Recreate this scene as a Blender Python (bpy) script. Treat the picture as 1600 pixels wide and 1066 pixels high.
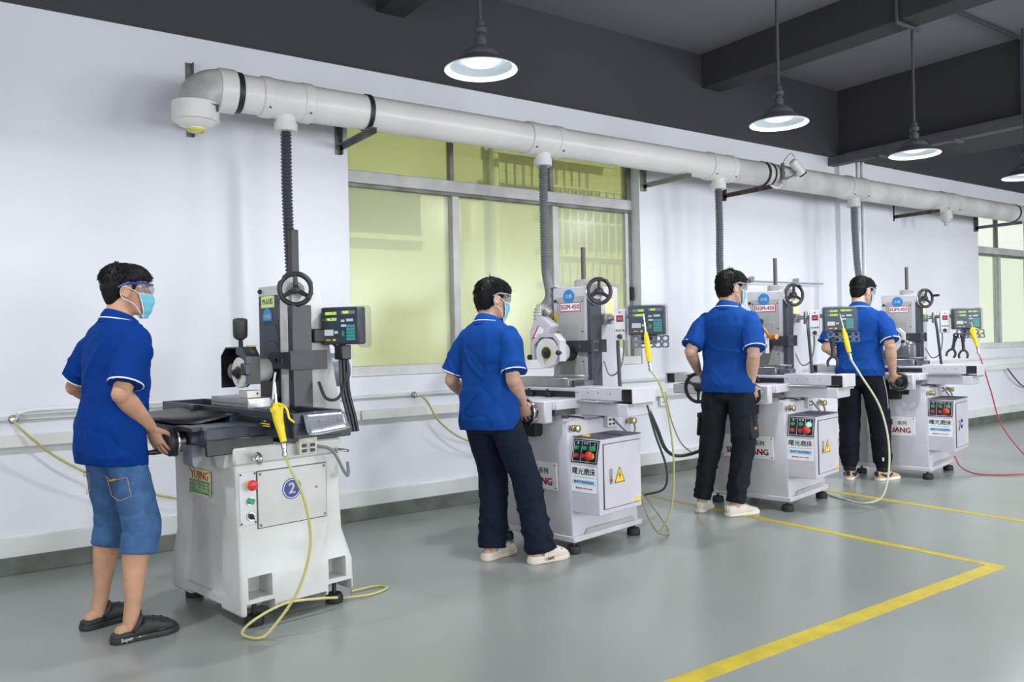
import bpy, bmesh, math, random
import numpy as np
from mathutils import Vector, Matrix, noise
from math import sin, cos, pi, radians as rad
for o in list(bpy.data.objects): bpy.data.objects.remove(o)
SC = bpy.context.scene
COL = SC.collection
random.seed(7)

# ---------------------------------------------------------------- camera
CAM_H = 1.29
YAW = 54.97          # view direction, degrees from the wall direction +X
cam = bpy.data.cameras.new('camera'); camo = bpy.data.objects.new('camera', cam); COL.objects.link(camo)
cam.sensor_width = 36.0; cam.lens = 1274.0 / 1600.0 * 36.0
camo.location = (0, 0, CAM_H)
camo.rotation_euler = (Matrix.Rotation(rad(YAW - 90), 4, 'Z') @ Matrix.Rotation(rad(90), 4, 'X') @ Matrix.Rotation(rad(-1.2), 4, 'Z')).to_euler()
cam.shift_y = -0.0006; cam.clip_end = 200
SC.camera = camo

# ---------------------------------------------------------------- sky, sun, exposure
w = bpy.data.worlds.new('world'); SC.world = w; w.use_nodes = True
nt = w.node_tree; bg = nt.nodes['Background']
sky = nt.nodes.new('ShaderNodeTexSky'); sky.sky_type = 'HOSEK_WILKIE'; sky.turbidity = 6; sky.ground_albedo = .4
sky.sun_direction = Vector((.25, -.75, .62)).normalized()
nt.links.new(sky.outputs[0], bg.inputs[0]); bg.inputs[1].default_value = 2.7
sun = bpy.data.lights.new('sun', 'SUN'); sun.energy = 6.2; sun.angle = rad(2); sun.color = (1, .96, .9)
suno = bpy.data.objects.new('sun', sun); COL.objects.link(suno)
suno.rotation_euler = Vector((.25, -.45, .86)).to_track_quat('Z', 'Y').to_euler()
SC.view_settings.view_transform = 'Standard'; SC.view_settings.look = 'None'
SC.view_settings.gamma = 1; SC.view_settings.use_curve_mapping = False
SC.view_settings.exposure = 0.0
SC.cycles.max_bounces = 8; SC.cycles.diffuse_bounces = 5; SC.cycles.transparent_max_bounces = 12
SC.cycles.caustics_reflective = False; SC.cycles.caustics_refractive = False
SC.cycles.sample_clamp_indirect = 4
SC.cycles.use_denoising = True

# area lights added on the unseen sides to brighten the hall
FILL_E = 185
def fill_panel(name, loc, rot, sx, sy, e):
    l = bpy.data.lights.new(name, 'AREA'); l.shape = 'RECTANGLE'; l.size = sx; l.size_y = sy; l.energy = e; l.color = (.93, .96, 1)
    o = bpy.data.objects.new(name, l); COL.objects.link(o); o.location = loc; o.rotation_euler = rot
for i, (xx, k) in enumerate(((-2.0, .6), (2.6, .95), (7.2, 1.6), (11.8, 2.0))):
    fill_panel('fill_light', (xx, -5.4, 1.75), (rad(-90), 0, rad(180)), 3.2, 2.0, FILL_E * k)
fill_panel('fill_light', (-4.9, 0.2, 1.95), (rad(90), 0, rad(-90)), 3.2, 2.0, FILL_E * .6)

# ---------------------------------------------------------------- helpers
def lin(c):
    c = c / 255.0
    return c / 12.92 if c <= .04045 else ((c + .055) / 1.055) ** 2.4
def L(*c): return tuple(lin(x) for x in c) + (1,)
MATS = {}
def mat(name, col, rough=.5, metal=0, var=0, vscale=6, bump=0, bscale=60, stretch=None, spec=.5, col2=None, coat=0, alpha=1, lo=.35, hi=.7):
    if name in MATS: return MATS[name]
    m = bpy.data.materials.new(name); m.use_nodes = True; MATS[name] = m
    n = m.node_tree.nodes; k = m.node_tree.links; b = n['Principled BSDF']
    b.inputs['Base Color'].default_value = L(*col); b.inputs['Roughness'].default_value = rough
    b.inputs['Metallic'].default_value = metal; b.inputs['Specular IOR Level'].default_value = spec
    b.inputs['Coat Weight'].default_value = coat
    if var or bump or col2:
        tc = n.new('ShaderNodeTexCoord'); mp = n.new('ShaderNodeMapping'); k.new(tc.outputs['Object'], mp.inputs[0])
        if stretch: mp.inputs['Scale'].default_value = stretch
    if var or col2:
        t = n.new('ShaderNodeTexNoise'); t.inputs['Scale'].default_value = vscale; t.inputs['Detail'].default_value = 6; k.new(mp.outputs[0], t.inputs[0])
        r = n.new('ShaderNodeValToRGB'); k.new(t.outputs[0], r.inputs[0])
        r.color_ramp.elements[0].position = lo; r.color_ramp.elements[1].position = hi
        c2 = col2 or tuple(max(0, x * (1 - var)) for x in col)
        r.color_ramp.elements[0].color = L(*c2); r.color_ramp.elements[1].color = L(*col)
        k.new(r.outputs[0], b.inputs['Base Color'])
    if bump:
        t2 = n.new('ShaderNodeTexNoise'); t2.inputs['Scale'].default_value = bscale; t2.inputs['Detail'].default_value = 4; k.new(mp.outputs[0], t2.inputs[0])
        bp = n.new('ShaderNodeBump'); bp.inputs['Strength'].default_value = bump; bp.inputs['Distance'].default_value = .004
        k.new(t2.outputs[0], bp.inputs['Height']); k.new(bp.outputs[0], b.inputs['Normal'])
    return m
def emis(name, col, s):
    if name in MATS: return MATS[name]
    m = bpy.data.materials.new(name); m.use_nodes = True; MATS[name] = m
    b = m.node_tree.nodes['Principled BSDF']; b.inputs['Base Color'].default_value = L(*col)
    b.inputs['Emission Color'].default_value = L(*col); b.inputs['Emission Strength'].default_value = s
    return m
def glassy(name, col, mixt, rough, tcol=None, gloss=.06):
    """tinted film or plastic: clear tint mixed with a scattering share"""
    if name in MATS: return MATS[name]
    m = bpy.data.materials.new(name); m.use_nodes = True; MATS[name] = m
    n = m.node_tree.nodes; k = m.node_tree.links; n.remove(n['Principled BSDF']); out = n['Material Output']
    tr = n.new('ShaderNodeBsdfTransparent'); tr.inputs[0].default_value = L(*col)
    tl = n.new('ShaderNodeBsdfTranslucent'); tl.inputs[0].default_value = L(*(tcol or col))
    df = n.new('ShaderNodeBsdfDiffuse'); df.inputs[0].default_value = L(*(tcol or col))
    gl = n.new('ShaderNodeBsdfGlossy'); gl.inputs['Roughness'].default_value = rough
    m0 = n.new('ShaderNodeMixShader'); m0.inputs[0].default_value = .5; k.new(tl.outputs[0], m0.inputs[1]); k.new(df.outputs[0], m0.inputs[2])
    m1 = n.new('ShaderNodeMixShader'); m1.inputs[0].default_value = mixt; k.new(tr.outputs[0], m1.inputs[1]); k.new(m0.outputs[0], m1.inputs[2])
    m2 = n.new('ShaderNodeMixShader'); m2.inputs[0].default_value = gloss; k.new(m1.outputs[0], m2.inputs[1]); k.new(gl.outputs[0], m2.inputs[2])
    k.new(m2.outputs[0], out.inputs[0])
    return m

def V(*a): return Vector(a)
class MB:
    def __init__(s, M=None): s.v = []; s.f = []; s.m = []; s.M = M; s.cm = 0
    def add(s, vs, fs):
        b = len(s.v)
        if s.M is not None: vs = [s.M @ Vector(p) for p in vs]
        s.v += [tuple(p) for p in vs]; s.f += [tuple(b + i for i in f) for f in fs]; s.m += [s.cm] * len(fs); return s
    def box(s, x0, x1, y0, y1, z0, z1, b=0):
        if x0 > x1: x0, x1 = x1, x0
        if y0 > y1: y0, y1 = y1, y0
        if z0 > z1: z0, z1 = z1, z0
        if b <= 0:
            vs = [(x, y, z) for x in (x0, x1) for y in (y0, y1) for z in (z0, z1)]
            return s.add(vs, [(0, 1, 3, 2), (4, 6, 7, 5), (0, 4, 5, 1), (2, 3, 7, 6), (0, 2, 6, 4), (1, 5, 7, 3)])
        b = min(b, (x1 - x0) * .45, (y1 - y0) * .45, (z1 - z0) * .45)
        vs = []; ix = {}
        X = (x0, x1); Y = (y0, y1); Z = (z0, z1)
        for i in (0, 1):
            for j in (0, 1):
                for k in (0, 1):
                    sx, sy, sz = (1, -1)[i] * b, (1, -1)[j] * b, (1, -1)[k] * b
                    for ax, p in enumerate(((X[i], Y[j] + sy, Z[k] + sz), (X[i] + sx, Y[j], Z[k] + sz), (X[i] + sx, Y[j] + sy, Z[k]))):
                        ix[i, j, k, ax] = len(vs); vs.append(p)
        fs = []
        for i in (0, 1):
            a = [ix[i, j, k, 0] for j, k in ((0, 0), (0, 1), (1, 1), (1, 0))]; fs.append(a if i == 0 else a[::-1])
            a = [ix[j, i, k, 1] for j, k in ((0, 0), (1, 0), (1, 1), (0, 1))]; fs.append(a if i == 0 else a[::-1])
            a = [ix[j, k, i, 2] for j, k in ((0, 0), (0, 1), (1, 1), (1, 0))]; fs.append(a if i == 0 else a[::-1])
        for j in (0, 1):
            for k in (0, 1):
                fs.append((ix[0, j, k, 1], ix[1, j, k, 1], ix[1, j, k, 2], ix[0, j, k, 2]))
                fs.append((ix[j, 0, k, 0], ix[j, 1, k, 0], ix[j, 1, k, 2], ix[j, 0, k, 2]))
                fs.append((ix[j, k, 0, 0], ix[j, k, 1, 0], ix[j, k, 1, 1], ix[j, k, 0, 1]))
        for i in (0, 1):
            for j in (0, 1):
                for k in (0, 1): fs.append((ix[i, j, k, 0], ix[i, j, k, 1], ix[i, j, k, 2]))
        return s.add(vs, fs)
    def hexa(s, p):  # 8 points: bottom 4 ccw, top 4 ccw
        return s.add(p, [(3, 2, 1, 0), (4, 5, 6, 7), (0, 1, 5, 4), (1, 2, 6, 5), (2, 3, 7, 6), (3, 0, 4, 7)])
    def cyl(s, p0, p1, r0, r1=None, n=16, caps=True):
        p0 = Vector(p0); p1 = Vector(p1); r1 = r0 if r1 is None else r1
        d = (p1 - p0).normalized(); a = d.orthogonal().normalized(); b = d.cross(a)
        vs = []
        for p, r in ((p0, r0), (p1, r1)):
            for i in range(n):
                t = 2 * pi * i / n; vs.append(p + a * (r * cos(t)) + b * (r * sin(t)))
        fs = [(i, (i + 1) % n, n + (i + 1) % n, n + i) for i in range(n)]
        if caps: fs += [tuple(range(n))[::-1], tuple(range(n, 2 * n))]
        return s.add(vs, fs)
    def tube(s, pts, r, n=8, closed=False, caps=True):
        pts = [Vector(p) for p in pts]; m = len(pts); rr = r if isinstance(r, (list, tuple)) else [r] * m
        T = []
        for i in range(m):
            if closed: t = pts[(i + 1) % m] - pts[i - 1]
            else: t = pts[min(i + 1, m - 1)] - pts[max(i - 1, 0)]
            T.append(t.normalized())
        a = T[0].orthogonal().normalized(); vs = []
        for i in range(m):
            a = (a - T[i] * a.dot(T[i])).normalized(); b = T[i].cross(a)
            for j in range(n):
                t = 2 * pi * j / n; vs.append(pts[i] + a * (rr[i] * cos(t)) + b * (rr[i] * sin(t)))
        fs = []
        for i in range(m if closed else m - 1):
            q = (i + 1) % m
            fs += [(i * n + j, i * n + (j + 1) % n, q * n + (j + 1) % n, q * n + j) for j in range(n)]
        if caps and not closed: fs += [tuple(range(n))[::-1], tuple(range((m - 1) * n, m * n))]
        return s.add(vs, fs)
    def torus(s, c, ax, R, r, n=40, k=10, a0=0, a1=2 * pi):
        ax = Vector(ax).normalized(); a = ax.orthogonal().normalized(); b = ax.cross(a); c = Vector(c)
        return s.tube([c + a * R * cos(2 * pi * i / n) + b * R * sin(2 * pi * i / n) for i in range(n)], r, k, closed=True)
    def lathe(s, prof, c=(0, 0, 0), ax=(0, 0, 1), n=32, open_=False):
        ax = Vector(ax).normalized(); a = ax.orthogonal().normalized(); b = ax.cross(a); c = Vector(c); vs = []; m = len(prof)
        for r, z in prof:
            for i in range(n):
                t = 2 * pi * i / n; vs.append(c + ax * z + a * (r * cos(t)) + b * (r * sin(t)))
        fs = [(i * n + j, i * n + (j + 1) % n, (i + 1) * n + (j + 1) % n, (i + 1) * n + j) for i in range(m - 1) for j in range(n)]
        if open_ or prof[0] == prof[-1]: return s.add(vs, fs)
        if prof[0][0] > 1e-6: fs.append(tuple(range(n))[::-1])
        if prof[-1][0] > 1e-6: fs.append(tuple(range((m - 1) * n, m * n)))
        return s.add(vs, fs)
    def prism(s, poly, axis, d0, d1):
        def P(a, b, d): return {'x': (d, a, b), 'y': (a, d, b), 'z': (a, b, d)}[axis]
        n = len(poly)
        vs = [P(a, b, d0) for a, b in poly] + [P(a, b, d1) for a, b in poly]
        return s.add(vs, [tuple(range(n))[::-1], tuple(range(n, 2 * n))] + [(i, (i + 1) % n, n + (i + 1) % n, n + i) for i in range(n)])
    def sphere(s, c, r, n=16, m=10):
        rx, ry, rz = r if isinstance(r, (tuple, list)) else (r, r, r); vs = []
        for i in range(m + 1):
            p = pi * i / m
            for j in range(n):
                t = 2 * pi * j / n; vs.append((c[0] + rx * sin(p) * cos(t), c[1] + ry * sin(p) * sin(t), c[2] + rz * cos(p)))
        return s.add(vs, [(i * n + j, (i + 1) * n + j, (i + 1) * n + (j + 1) % n, i * n + (j + 1) % n) for i in range(m) for j in range(n)])
    def holecell(s, O, A, B, w, h, r, th, n=16):
        """a cell of plate (half sizes w,h) with a round hole, in plane A,B, thickness th"""
        O = Vector(O); A = Vector(A); B = Vector(B); N = A.cross(B); vs = []
        for d in (0, th):
            for i in range(n):
                t = 2 * pi * (i + .5) / n; c, q = cos(t), sin(t); k = min(w / max(abs(c), 1e-6), h / max(abs(q), 1e-6))
                vs.append(O + A * c * k + B * q * k + N * d); vs.append(O + A * c * r + B * q * r + N * d)
        fs = []; K = 2 * n
        for i in range(n):
            j = (i + 1) % n
            fs += [(2 * i, 2 * j, 2 * j + 1, 2 * i + 1), (K + 2 * i, K + 2 * i + 1, K + 2 * j + 1, K + 2 * j), (2 * i + 1, 2 * j + 1, K + 2 * j + 1, K + 2 * i + 1), (2 * i, K + 2 * i, K + 2 * j, 2 * j)]
        return s.add(vs, fs)
    def loft(s, rings, n=28, caps=True):
        """rings: (centre, axis_a, axis_b, ra, rb[, power]); joined in order"""
        vs = []
        for R in rings:
            c, A, B, ra, rb = R[:5]; pw = R[5] if len(R) > 5 else 2.0
            for j in range(n):
                t = 2 * pi * j / n; ct, st = cos(t), sin(t)
                x = math.copysign(abs(ct) ** (2 / pw), ct); y = math.copysign(abs(st) ** (2 / pw), st)
                rbx = rb if not isinstance(rb, (tuple, list)) else (rb[0] if st >= 0 else rb[1])
                vs.append(Vector(c) + Vector(A) * (ra * x) + Vector(B) * (rbx * y))
        m = len(rings)
        fs = [(i * n + j, i * n + (j + 1) % n, (i + 1) * n + (j + 1) % n, (i + 1) * n + j) for i in range(m - 1) for j in range(n)]
        if caps: fs += [tuple(range(n))[::-1], tuple(range((m - 1) * n, m * n))]
        return s.add(vs, fs)
    def mesh(s, name, mats, smooth=38):
        me = bpy.data.meshes.new(name); me.from_pydata(s.v, [], s.f)
        if not isinstance(mats, (list, tuple)): mats = [mats]
        for m in mats: me.materials.append(m)
        if len(mats) > 1: me.polygons.foreach_set('material_index', s.m)
        bm = bmesh.new(); bm.from_mesh(me); bmesh.ops.recalc_face_normals(bm, faces=bm.faces); bm.to_mesh(me); bm.free()
        if smooth:
            me.shade_smooth(); me.set_sharp_from_angle(angle=rad(smooth))
        me.update(); return me
    def build(s, name, mats, parent=None, smooth=38, label=None, **kw):
        o = bpy.data.objects.new(name, s.mesh(name, mats, smooth)); COL.objects.link(o)
        if parent is not None: o.parent = parent
        if label: o['label'] = label
        for k, q in kw.items(): o[k] = q
        return o
def bevel(o, w=.006, seg=2, ang=25):
    bm = bmesh.new(); bm.from_mesh(o.data); bmesh.ops.remove_doubles(bm, verts=bm.verts, dist=1e-5)
    es = [e for e in bm.edges if len(e.link_faces) == 2 and e.calc_face_angle(0) > rad(ang)]
    bmesh.ops.bevel(bm, geom=es, offset=w, segments=seg, profile=.5, affect='EDGES', clamp_overlap=True)
    bm.to_mesh(o.data); bm.free(); o.data.shade_smooth(); o.data.set_sharp_from_angle(angle=rad(40)); return o
def cut(o, cutters):
    """boolean difference, applied"""
    c = bpy.data.objects.new('c', cutters.mesh('c', o.data.materials[0], 0)); COL.objects.link(c); c.parent = o.parent
    md = o.modifiers.new('b', 'BOOLEAN'); md.operation = 'DIFFERENCE'; md.object = c; md.solver = 'EXACT'
    dg = bpy.context.evaluated_depsgraph_get(); dg.update()
    me = bpy.data.meshes.new_from_object(o.evaluated_get(dg)); o.modifiers.clear(); o.data = me; bpy.data.objects.remove(c)
    me.shade_smooth(); me.set_sharp_from_angle(angle=rad(35)); return o
def linkmesh(name, me, parent=None, M=None):
    o = bpy.data.objects.new(name, me); COL.objects.link(o)
    if parent is not None: o.parent = parent
    if M is not None: o.matrix_local = M
    return o
def thing(name, label, cat, loc=(0, 0, 0), rz=0, group=None):
    o = bpy.data.objects.new(name, None); COL.objects.link(o); o.location = loc; o.rotation_euler = (0, 0, rz); o.empty_display_size = .1
    o['label'] = label; o['category'] = cat
    if group: o['group'] = group
    return o
def tag(o, label, cat, group=None):
    o['label'] = label; o['category'] = cat
    if group: o['group'] = group
    return o
def frame(O, X, Y):
    X = Vector(X).normalized(); Z = X.cross(Vector(Y)).normalized(); Y = Z.cross(X)
    M = Matrix((X, Y, Z)).transposed().to_4x4(); M.translation = Vector(O); return M
def text(s, size, M, m, parent, name='lettering', bold=0, sx=1, align='CENTER', ext=.0006, spacing=1):
    cu = bpy.data.curves.new('t', 'FONT'); cu.body = s; cu.size = size; cu.align_x = align; cu.align_y = 'CENTER'
    cu.extrude = ext; cu.resolution_u = 2; cu.space_character = spacing
    ob = bpy.data.objects.new('t', cu); COL.objects.link(ob)
    dg = bpy.context.evaluated_depsgraph_get()
    me = bpy.data.meshes.new_from_object(ob.evaluated_get(dg)); bpy.data.objects.remove(ob)
    me.transform(Matrix.Diagonal((sx, 1, 1, 1)))
    if bold:
        src = me.copy(); bm = bmesh.new()
        for dx, dy in ((-1, -.5), (1, -.5), (-1, .5), (1, .5)):
            c = src.copy(); c.transform(Matrix.Translation((dx * bold * .55, dy * bold * .55, 0))); bm.from_mesh(c); bpy.data.meshes.remove(c)
        bm.to_mesh(me); bm.free(); bpy.data.meshes.remove(src)
    me.transform(M); me.materials.clear(); me.materials.append(m)
    return linkmesh(name, me, parent)
def spline(pts, n=8):
    P = [Vector(p) for p in pts]; P = [P[0] * 2 - P[1]] + P + [P[-1] * 2 - P[-2]]; out = []
    for i in range(1, len(P) - 2):
        a, b, c, d = P[i - 1:i + 3]
        for k in range(n):
            t = k / n
            out.append(.5 * ((2 * b) + (c - a) * t + (2 * a - 5 * b + 4 * c - d) * t * t + (3 * b - a - 3 * c + d) * t ** 3))
    out.append(P[-2]); return out
def tree_copy(src, **kw):
    def cp(o, par):
        c = o.copy(); COL.objects.link(c)
        if par is not None: c.parent = par
        for ch in o.children: cp(ch, c)
        return c
    r = cp(src, None)
    for k, q in kw.items(): r[k] = q
    return r
# ================================================================ SETTING
WY = 5.53
wallM = mat('white_wall_paint', (232, 233, 238), .55, var=.035, vscale=.9, bump=.12, bscale=25)
plinthM = mat('plinth_paint', (226, 227, 226), .6, var=.07, vscale=3, bump=.3, bscale=18)
skirtM = mat('skirting_paint', (118, 124, 112), .6, var=.3, vscale=4)
darkM = mat('dark_ceiling_paint', (134, 131, 140), .8, var=.06, vscale=.7)
beamM = mat('dark_beam_paint', (62, 61, 68), .75, var=.06, vscale=.8)
floorM = mat('grey_epoxy_floor', (148, 153, 147), .24, var=.06, vscale=.7, bump=.02, bscale=3, spec=.45)
yelM = mat('yellow_floor_paint', (208, 184, 28), .4, var=.12, vscale=9)
aluM = mat('window_aluminium', (206, 206, 206), .5, .0, var=.12, vscale=5)
aluDk = mat('window_aluminium_dark', (142, 140, 134), .5, .0, var=.3, vscale=6)
sillM = mat('window_sill_paint', (222, 222, 220), .6, var=.08, vscale=6)
whiteM = mat('white_plastic', (232, 233, 234), .35)
def struct(mb, name, m, parent=None, **kw):
    o = mb.build(name, m, parent, **kw)
    if parent is None: o['kind'] = 'structure'
    return o
struct(MB().box(-5, 24, -5.6, 5.53, -.2, 0), 'floor', floorM)
struct(MB().box(-5.2, 24.2, -5.8, 5.9, 4.07, 4.3), 'ceiling', darkM)
W1 = (2.45, 5.36, 1.045, 3.12); W2 = (11.80, 14.6, 1.035, 3.12); WT = 3.31
mb = MB()
for x0, x1, z0, z1 in ((-5.2, W1[0], 0, WT), (W1[0], W1[1], 0, W1[2]), (W1[0], W1[1], W1[3], WT), (W1[1], W2[0], 0, WT), (W2[0], W2[1], 0, W2[2]), (W2[0], W2[1], W2[3], WT), (W2[1], 24.2, 0, WT)):
    mb.box(x0, x1, WY, WY + .25, z0, z1)
wall = struct(mb, 'wall_back', wallM, smooth=0)
struct(MB().box(8.46, 9.56, WY - .06, WY + .01, 0, 3.29), 'wall_pilaster', wallM)
struct(MB().box(-5.2, -5, -5.8, 5.9, 0, 4.1), 'wall_left', wallM)
struct(MB().box(24, 24.2, -5.8, 5.9, 0, 4.1), 'wall_right', wallM)
struct(MB().box(-5, 24, -5.8, -5.6, 0, 4.1), 'wall_front', wallM)
struct(MB().box(-5, 24, WY - .05, WY + .3, WT, 4.08, .008), 'trim_wall_beam', beamM)
for i, (x0, x1, z0) in enumerate(((2.68, 2.91, 3.74), (6.19, 6.46, 3.74), (8.47, 9.56, 3.29), (13.2, 13.5, 3.74), (-1.0, -.75, 3.74))):
    struct(MB().box(x0, x1, -5.6, WY - .045, z0, 4.075, .006), 'ceiling_beam', beamM)
bx = [(-5, 8.455), (9.565, 24)]
for x0, x1 in bx:
    struct(MB().box(x0, x1, WY - .028, WY + .005, .1, .212, .004), 'trim_plinth', plinthM)
    struct(MB().box(x0, x1, WY - .03, WY + .005, 0, .1, .003), 'baseboard_back', skirtM)
    struct(MB().box(x0, x1, WY - .022, WY + .005, .885, .915, .004), 'trim_ledge', plinthM)
struct(MB().box(8.44, 9.58, WY - .09, WY - .055, 0, .1, .003), 'baseboard_back', skirtM)
struct(MB().box(8.44, 9.58, WY - .088, WY - .055, .1, .212, .003), 'trim_plinth', plinthM)
# painted floor lines
def line(x0, x1, y0, y1): return struct(MB().box(x0, x1, y0, y1, -.001, .0016), 'floor_marking', yelM)
line(4.68, 4.74, 2.19, 5.49); line(-1, 4.74, 2.10, 2.19); line(5.92, 5.98, -3, 5.0)

# ---- windows
filmM = glassy('green_film_glass', (224, 229, 194), .42, .25, (232, 237, 212))
film2 = glassy('upper_film_glass', (208, 213, 176), .18, .1, (228, 232, 206))
clearM = glassy('clear_glass', (244, 248, 246), .12, .05)
paleM = glassy('pale_green_film_glass', (251, 254, 250), .3, .2, (224, 242, 222))
GY = WY + .11
def window(n, X0, X1, Z0, Z1, mull, tz, upm, lom, col):
    mb = MB(); w_ = .045
    mb.box(X0, X0 + w_, GY, GY + .07, Z0 + .07, Z1, .004); mb.box(X1 - w_, X1, GY, GY + .07, Z0 + .07, Z1, .004)
    mb.box(X0, X1, GY, GY + .07, Z1 - .04, Z1, .004)
    root = mb.build('window_%d' % n, col); root['kind'] = 'structure'
    MB().box(X0 + .003, X1 - .003, GY - .015, GY + .09, tz, tz + .095, .006).build('transom', aluM, root)
    MB().box(X0 + .003, X1 - .003, GY - .012, GY + .08, tz - .03, tz - .002, .004).build('track', col, root)
    MB().box(X0 + .002, X1 - .002, GY - .10, GY + .09, Z0 + .002, Z0 + .075, .004).build('window_sill', sillM, root)
    for k, mx in enumerate(mull):
        MB().box(mx - .02, mx + .02, GY + .005, GY + .06, tz + .095, Z1 - .04, .003).build('mullion', col, root)
        MB().box(mx - .012, mx + .05, GY - .012, GY + .03, Z0 + .075, tz - .03, .003).build('sash_stile', aluM, root)
        MB().box(mx - .05, mx - .014, GY + .03, GY + .06, Z0 + .075, tz - .03, .003).build('sash_stile', col, root)
    MB().box(X1 - w_ - .04, X1 - w_ - .002, GY - .005, GY + .03, Z0 + .075, tz - .03, .003).build('sash_stile', aluM, root)
    MB().box(X1 - w_ + .002, X1 - .012, GY - .03, GY - .004, Z0 + .6, Z0 + .72, .003).build('latch', mat('latch_black', (40, 40, 42), .5), root)
    xs = [X0 + w_ - .01] + list(mull) + [X1 - w_ + .01]
    for a, b in zip(xs[:-1], xs[1:]):
        MB().box(a, b, GY + .033, GY + .037, tz + .08, Z1 - .03).build('pane', upm, root)
        MB().box(a + .002, b - .002, GY + .026, GY + .029, Z0 + .07, tz - .01).build('pane', lom, root)
    return root
window(1, W1[0], W1[1], W1[2], W1[3], (3.40, 4.42), 2.49, film2, filmM, aluDk)
window(2, W2[0], W2[1], W2[2], W2[3], (12.62, 13.6), 2.39, clearM, paleM, aluDk)
# frames made up to dress the added area lights, out of view
for i, xx in enumerate((-2.0, 2.6, 7.2, 11.8)):
    mb = MB()
    for z in (.68, 2.75): mb.box(xx - 1.7, xx + 1.7, -5.61, -5.5, z, z + .07)
    for x in (xx - 1.7, xx - .03, xx + 1.64): mb.box(x, x + .06, -5.61, -5.5, .75, 2.75)
    struct(mb, 'window_%d' % (i + 3), aluM)

# ---- the yard and the facade beyond the windows
def tile_mat():
    m = bpy.data.materials.new('facade_tiles'); m.use_nodes = True; n = m.node_tree.nodes; k = m.node_tree.links; b = n['Principled BSDF']
    tc = n.new('ShaderNodeTexCoord'); mp = n.new('ShaderNodeMapping'); mp.inputs['Rotation'].default_value = (rad(90), 0, 0)
    br = n.new('ShaderNodeTexBrick'); br.offset = 0; br.inputs['Color1'].default_value = L(236, 232, 206); br.inputs['Color2'].default_value = L(228, 224, 196); br.inputs['Mortar'].default_value = L(176, 176, 150)
    br.inputs['Scale'].default_value = 1; br.inputs['Brick Width'].default_value = .06; br.inputs['Row Height'].default_value = .12; br.inputs['Mortar Size'].default_value = .004
    k.new(tc.outputs['Object'], mp.inputs[0]); k.new(mp.outputs[0], br.inputs[0]); k.new(br.outputs[0], b.inputs['Base Color']); b.inputs['Roughness'].default_value = .6
    return m
facM = mat('facade_plaster', (240, 238, 222), .8, var=.05, vscale=1)
tileM = tile_mat(); greyM = mat('facade_window_glass', (120, 132, 130), .25); barM = mat('white_bars', (240, 240, 235), .5)
FY = 8.6
bd = thing('building', 'pale tiled building across the yard seen through the green windows', 'building', (6, FY, -.5))
def lb(x0, x1, y0, y1, z0, z1, b=0): return MB(Matrix.Translation((-6, -FY, .5))).box(x0, x1, y0, y1, z0, z1, b)
lb(-4, 5.6, FY, FY + .3, -.5, 5.5).build('wall', facM, bd); lb(5.6, 13, FY, FY + .3, -.5, 5.5).build('wall', tileM, bd); lb(13, 26, FY, FY + .3, -.5, 5.5).build('wall', mat('facade_white', (250, 250, 246), .8), bd)  # white stretch raised so the far window's clear panes look bright
def fwin(x0, x1, z0, z1, bars):
    f = MB(Matrix.Translation((-6, -FY, .5)))
    f.box(x0 - .06, x1 + .06, FY - .06, FY + .01, z0 - .06, z0).box(x0 - .06, x1 + .06, FY - .06, FY + .01, z1, z1 + .06).box(x0 - .06, x0, FY - .06, FY + .01, z0, z1).box(x1, x1 + .06, FY - .06, FY + .01, z0, z1)
    fo = f.build('window', barM, bd); lb(x0, x1, FY - .02, FY - .004, z0, z1).build('pane', greyM, fo)
    nb = int((x1 - x0) / .13) if bars else 0
    for i in range(1, nb): lb(x0 + (x1 - x0) * i / nb - .012, x0 + (x1 - x0) * i / nb + .012, FY - .22, FY - .19, z0 - .1, z1 + .1).build('bar', barM, bd)
    if bars:
        for z in (z0 - .1, (z0 + z1) / 2, z1 + .1): lb(x0 - .05, x1 + .05, FY - .225, FY - .185, z - .015, z + .015).build('rail', barM, bd)
fwin(3.55, 4.7, 2.55, 3.15, False); fwin(6.6, 9.4, 2.5, 3.2, True); fwin(5.7, 7.6, 3.75, 4.9, True); fwin(3.3, 4.9, 4.1, 5.2, False)
for a in (5.75, 12.6): MB(Matrix.Translation((-6, -FY, .5))).cyl((a, FY - .08, -.5), (a, FY - .08, 5.5), .06).build('drain_pipe', barM, bd)
struct(MB().box(-8, 30, WY + .3, 20, -.7, -.5), 'ground_yard', mat('yard_concrete', (190, 188, 180), .8, var=.1))

# ================================================================ DUCT
pvcM = mat('duct_pvc', (238, 235, 234), .32, var=.05, vscale=2, spec=.4)
pvcG = mat('duct_pvc_dusty', (226, 224, 223), .42, var=.14, vscale=3.5)
steelM = mat('bracket_steel', (132, 134, 138), .5, .5, var=.25, vscale=14)
rustM = mat('rusty_steel', (118, 104, 92), .7, .3, var=.45, vscale=25)
bandM = mat('black_band', (38, 39, 44), .5)
PY, PZ, PR = 5.05, 2.845, .116
duct = thing('ventilation_duct', 'long white plastic extraction duct on steel brackets above the window', 'duct', (6, PY, 2.4))
D = Matrix.Translation((-6, -PY, -2.4))
tees = [1.82, 3.87, 5.90, 8.06, 10.0]
segs = [(1.42, 1.71), (1.93, 3.72), (4.02, 5.77), (6.03, 7.92), (8.24, 9.85), (10.15, 16.5)]
for i, (a, b) in enumerate(segs):
    MB(D).cyl((a - .05, PY, PZ), (b + .05, PY, PZ), PR, n=32).build('pipe', pvcM if i < 3 else pvcG, duct)
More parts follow.
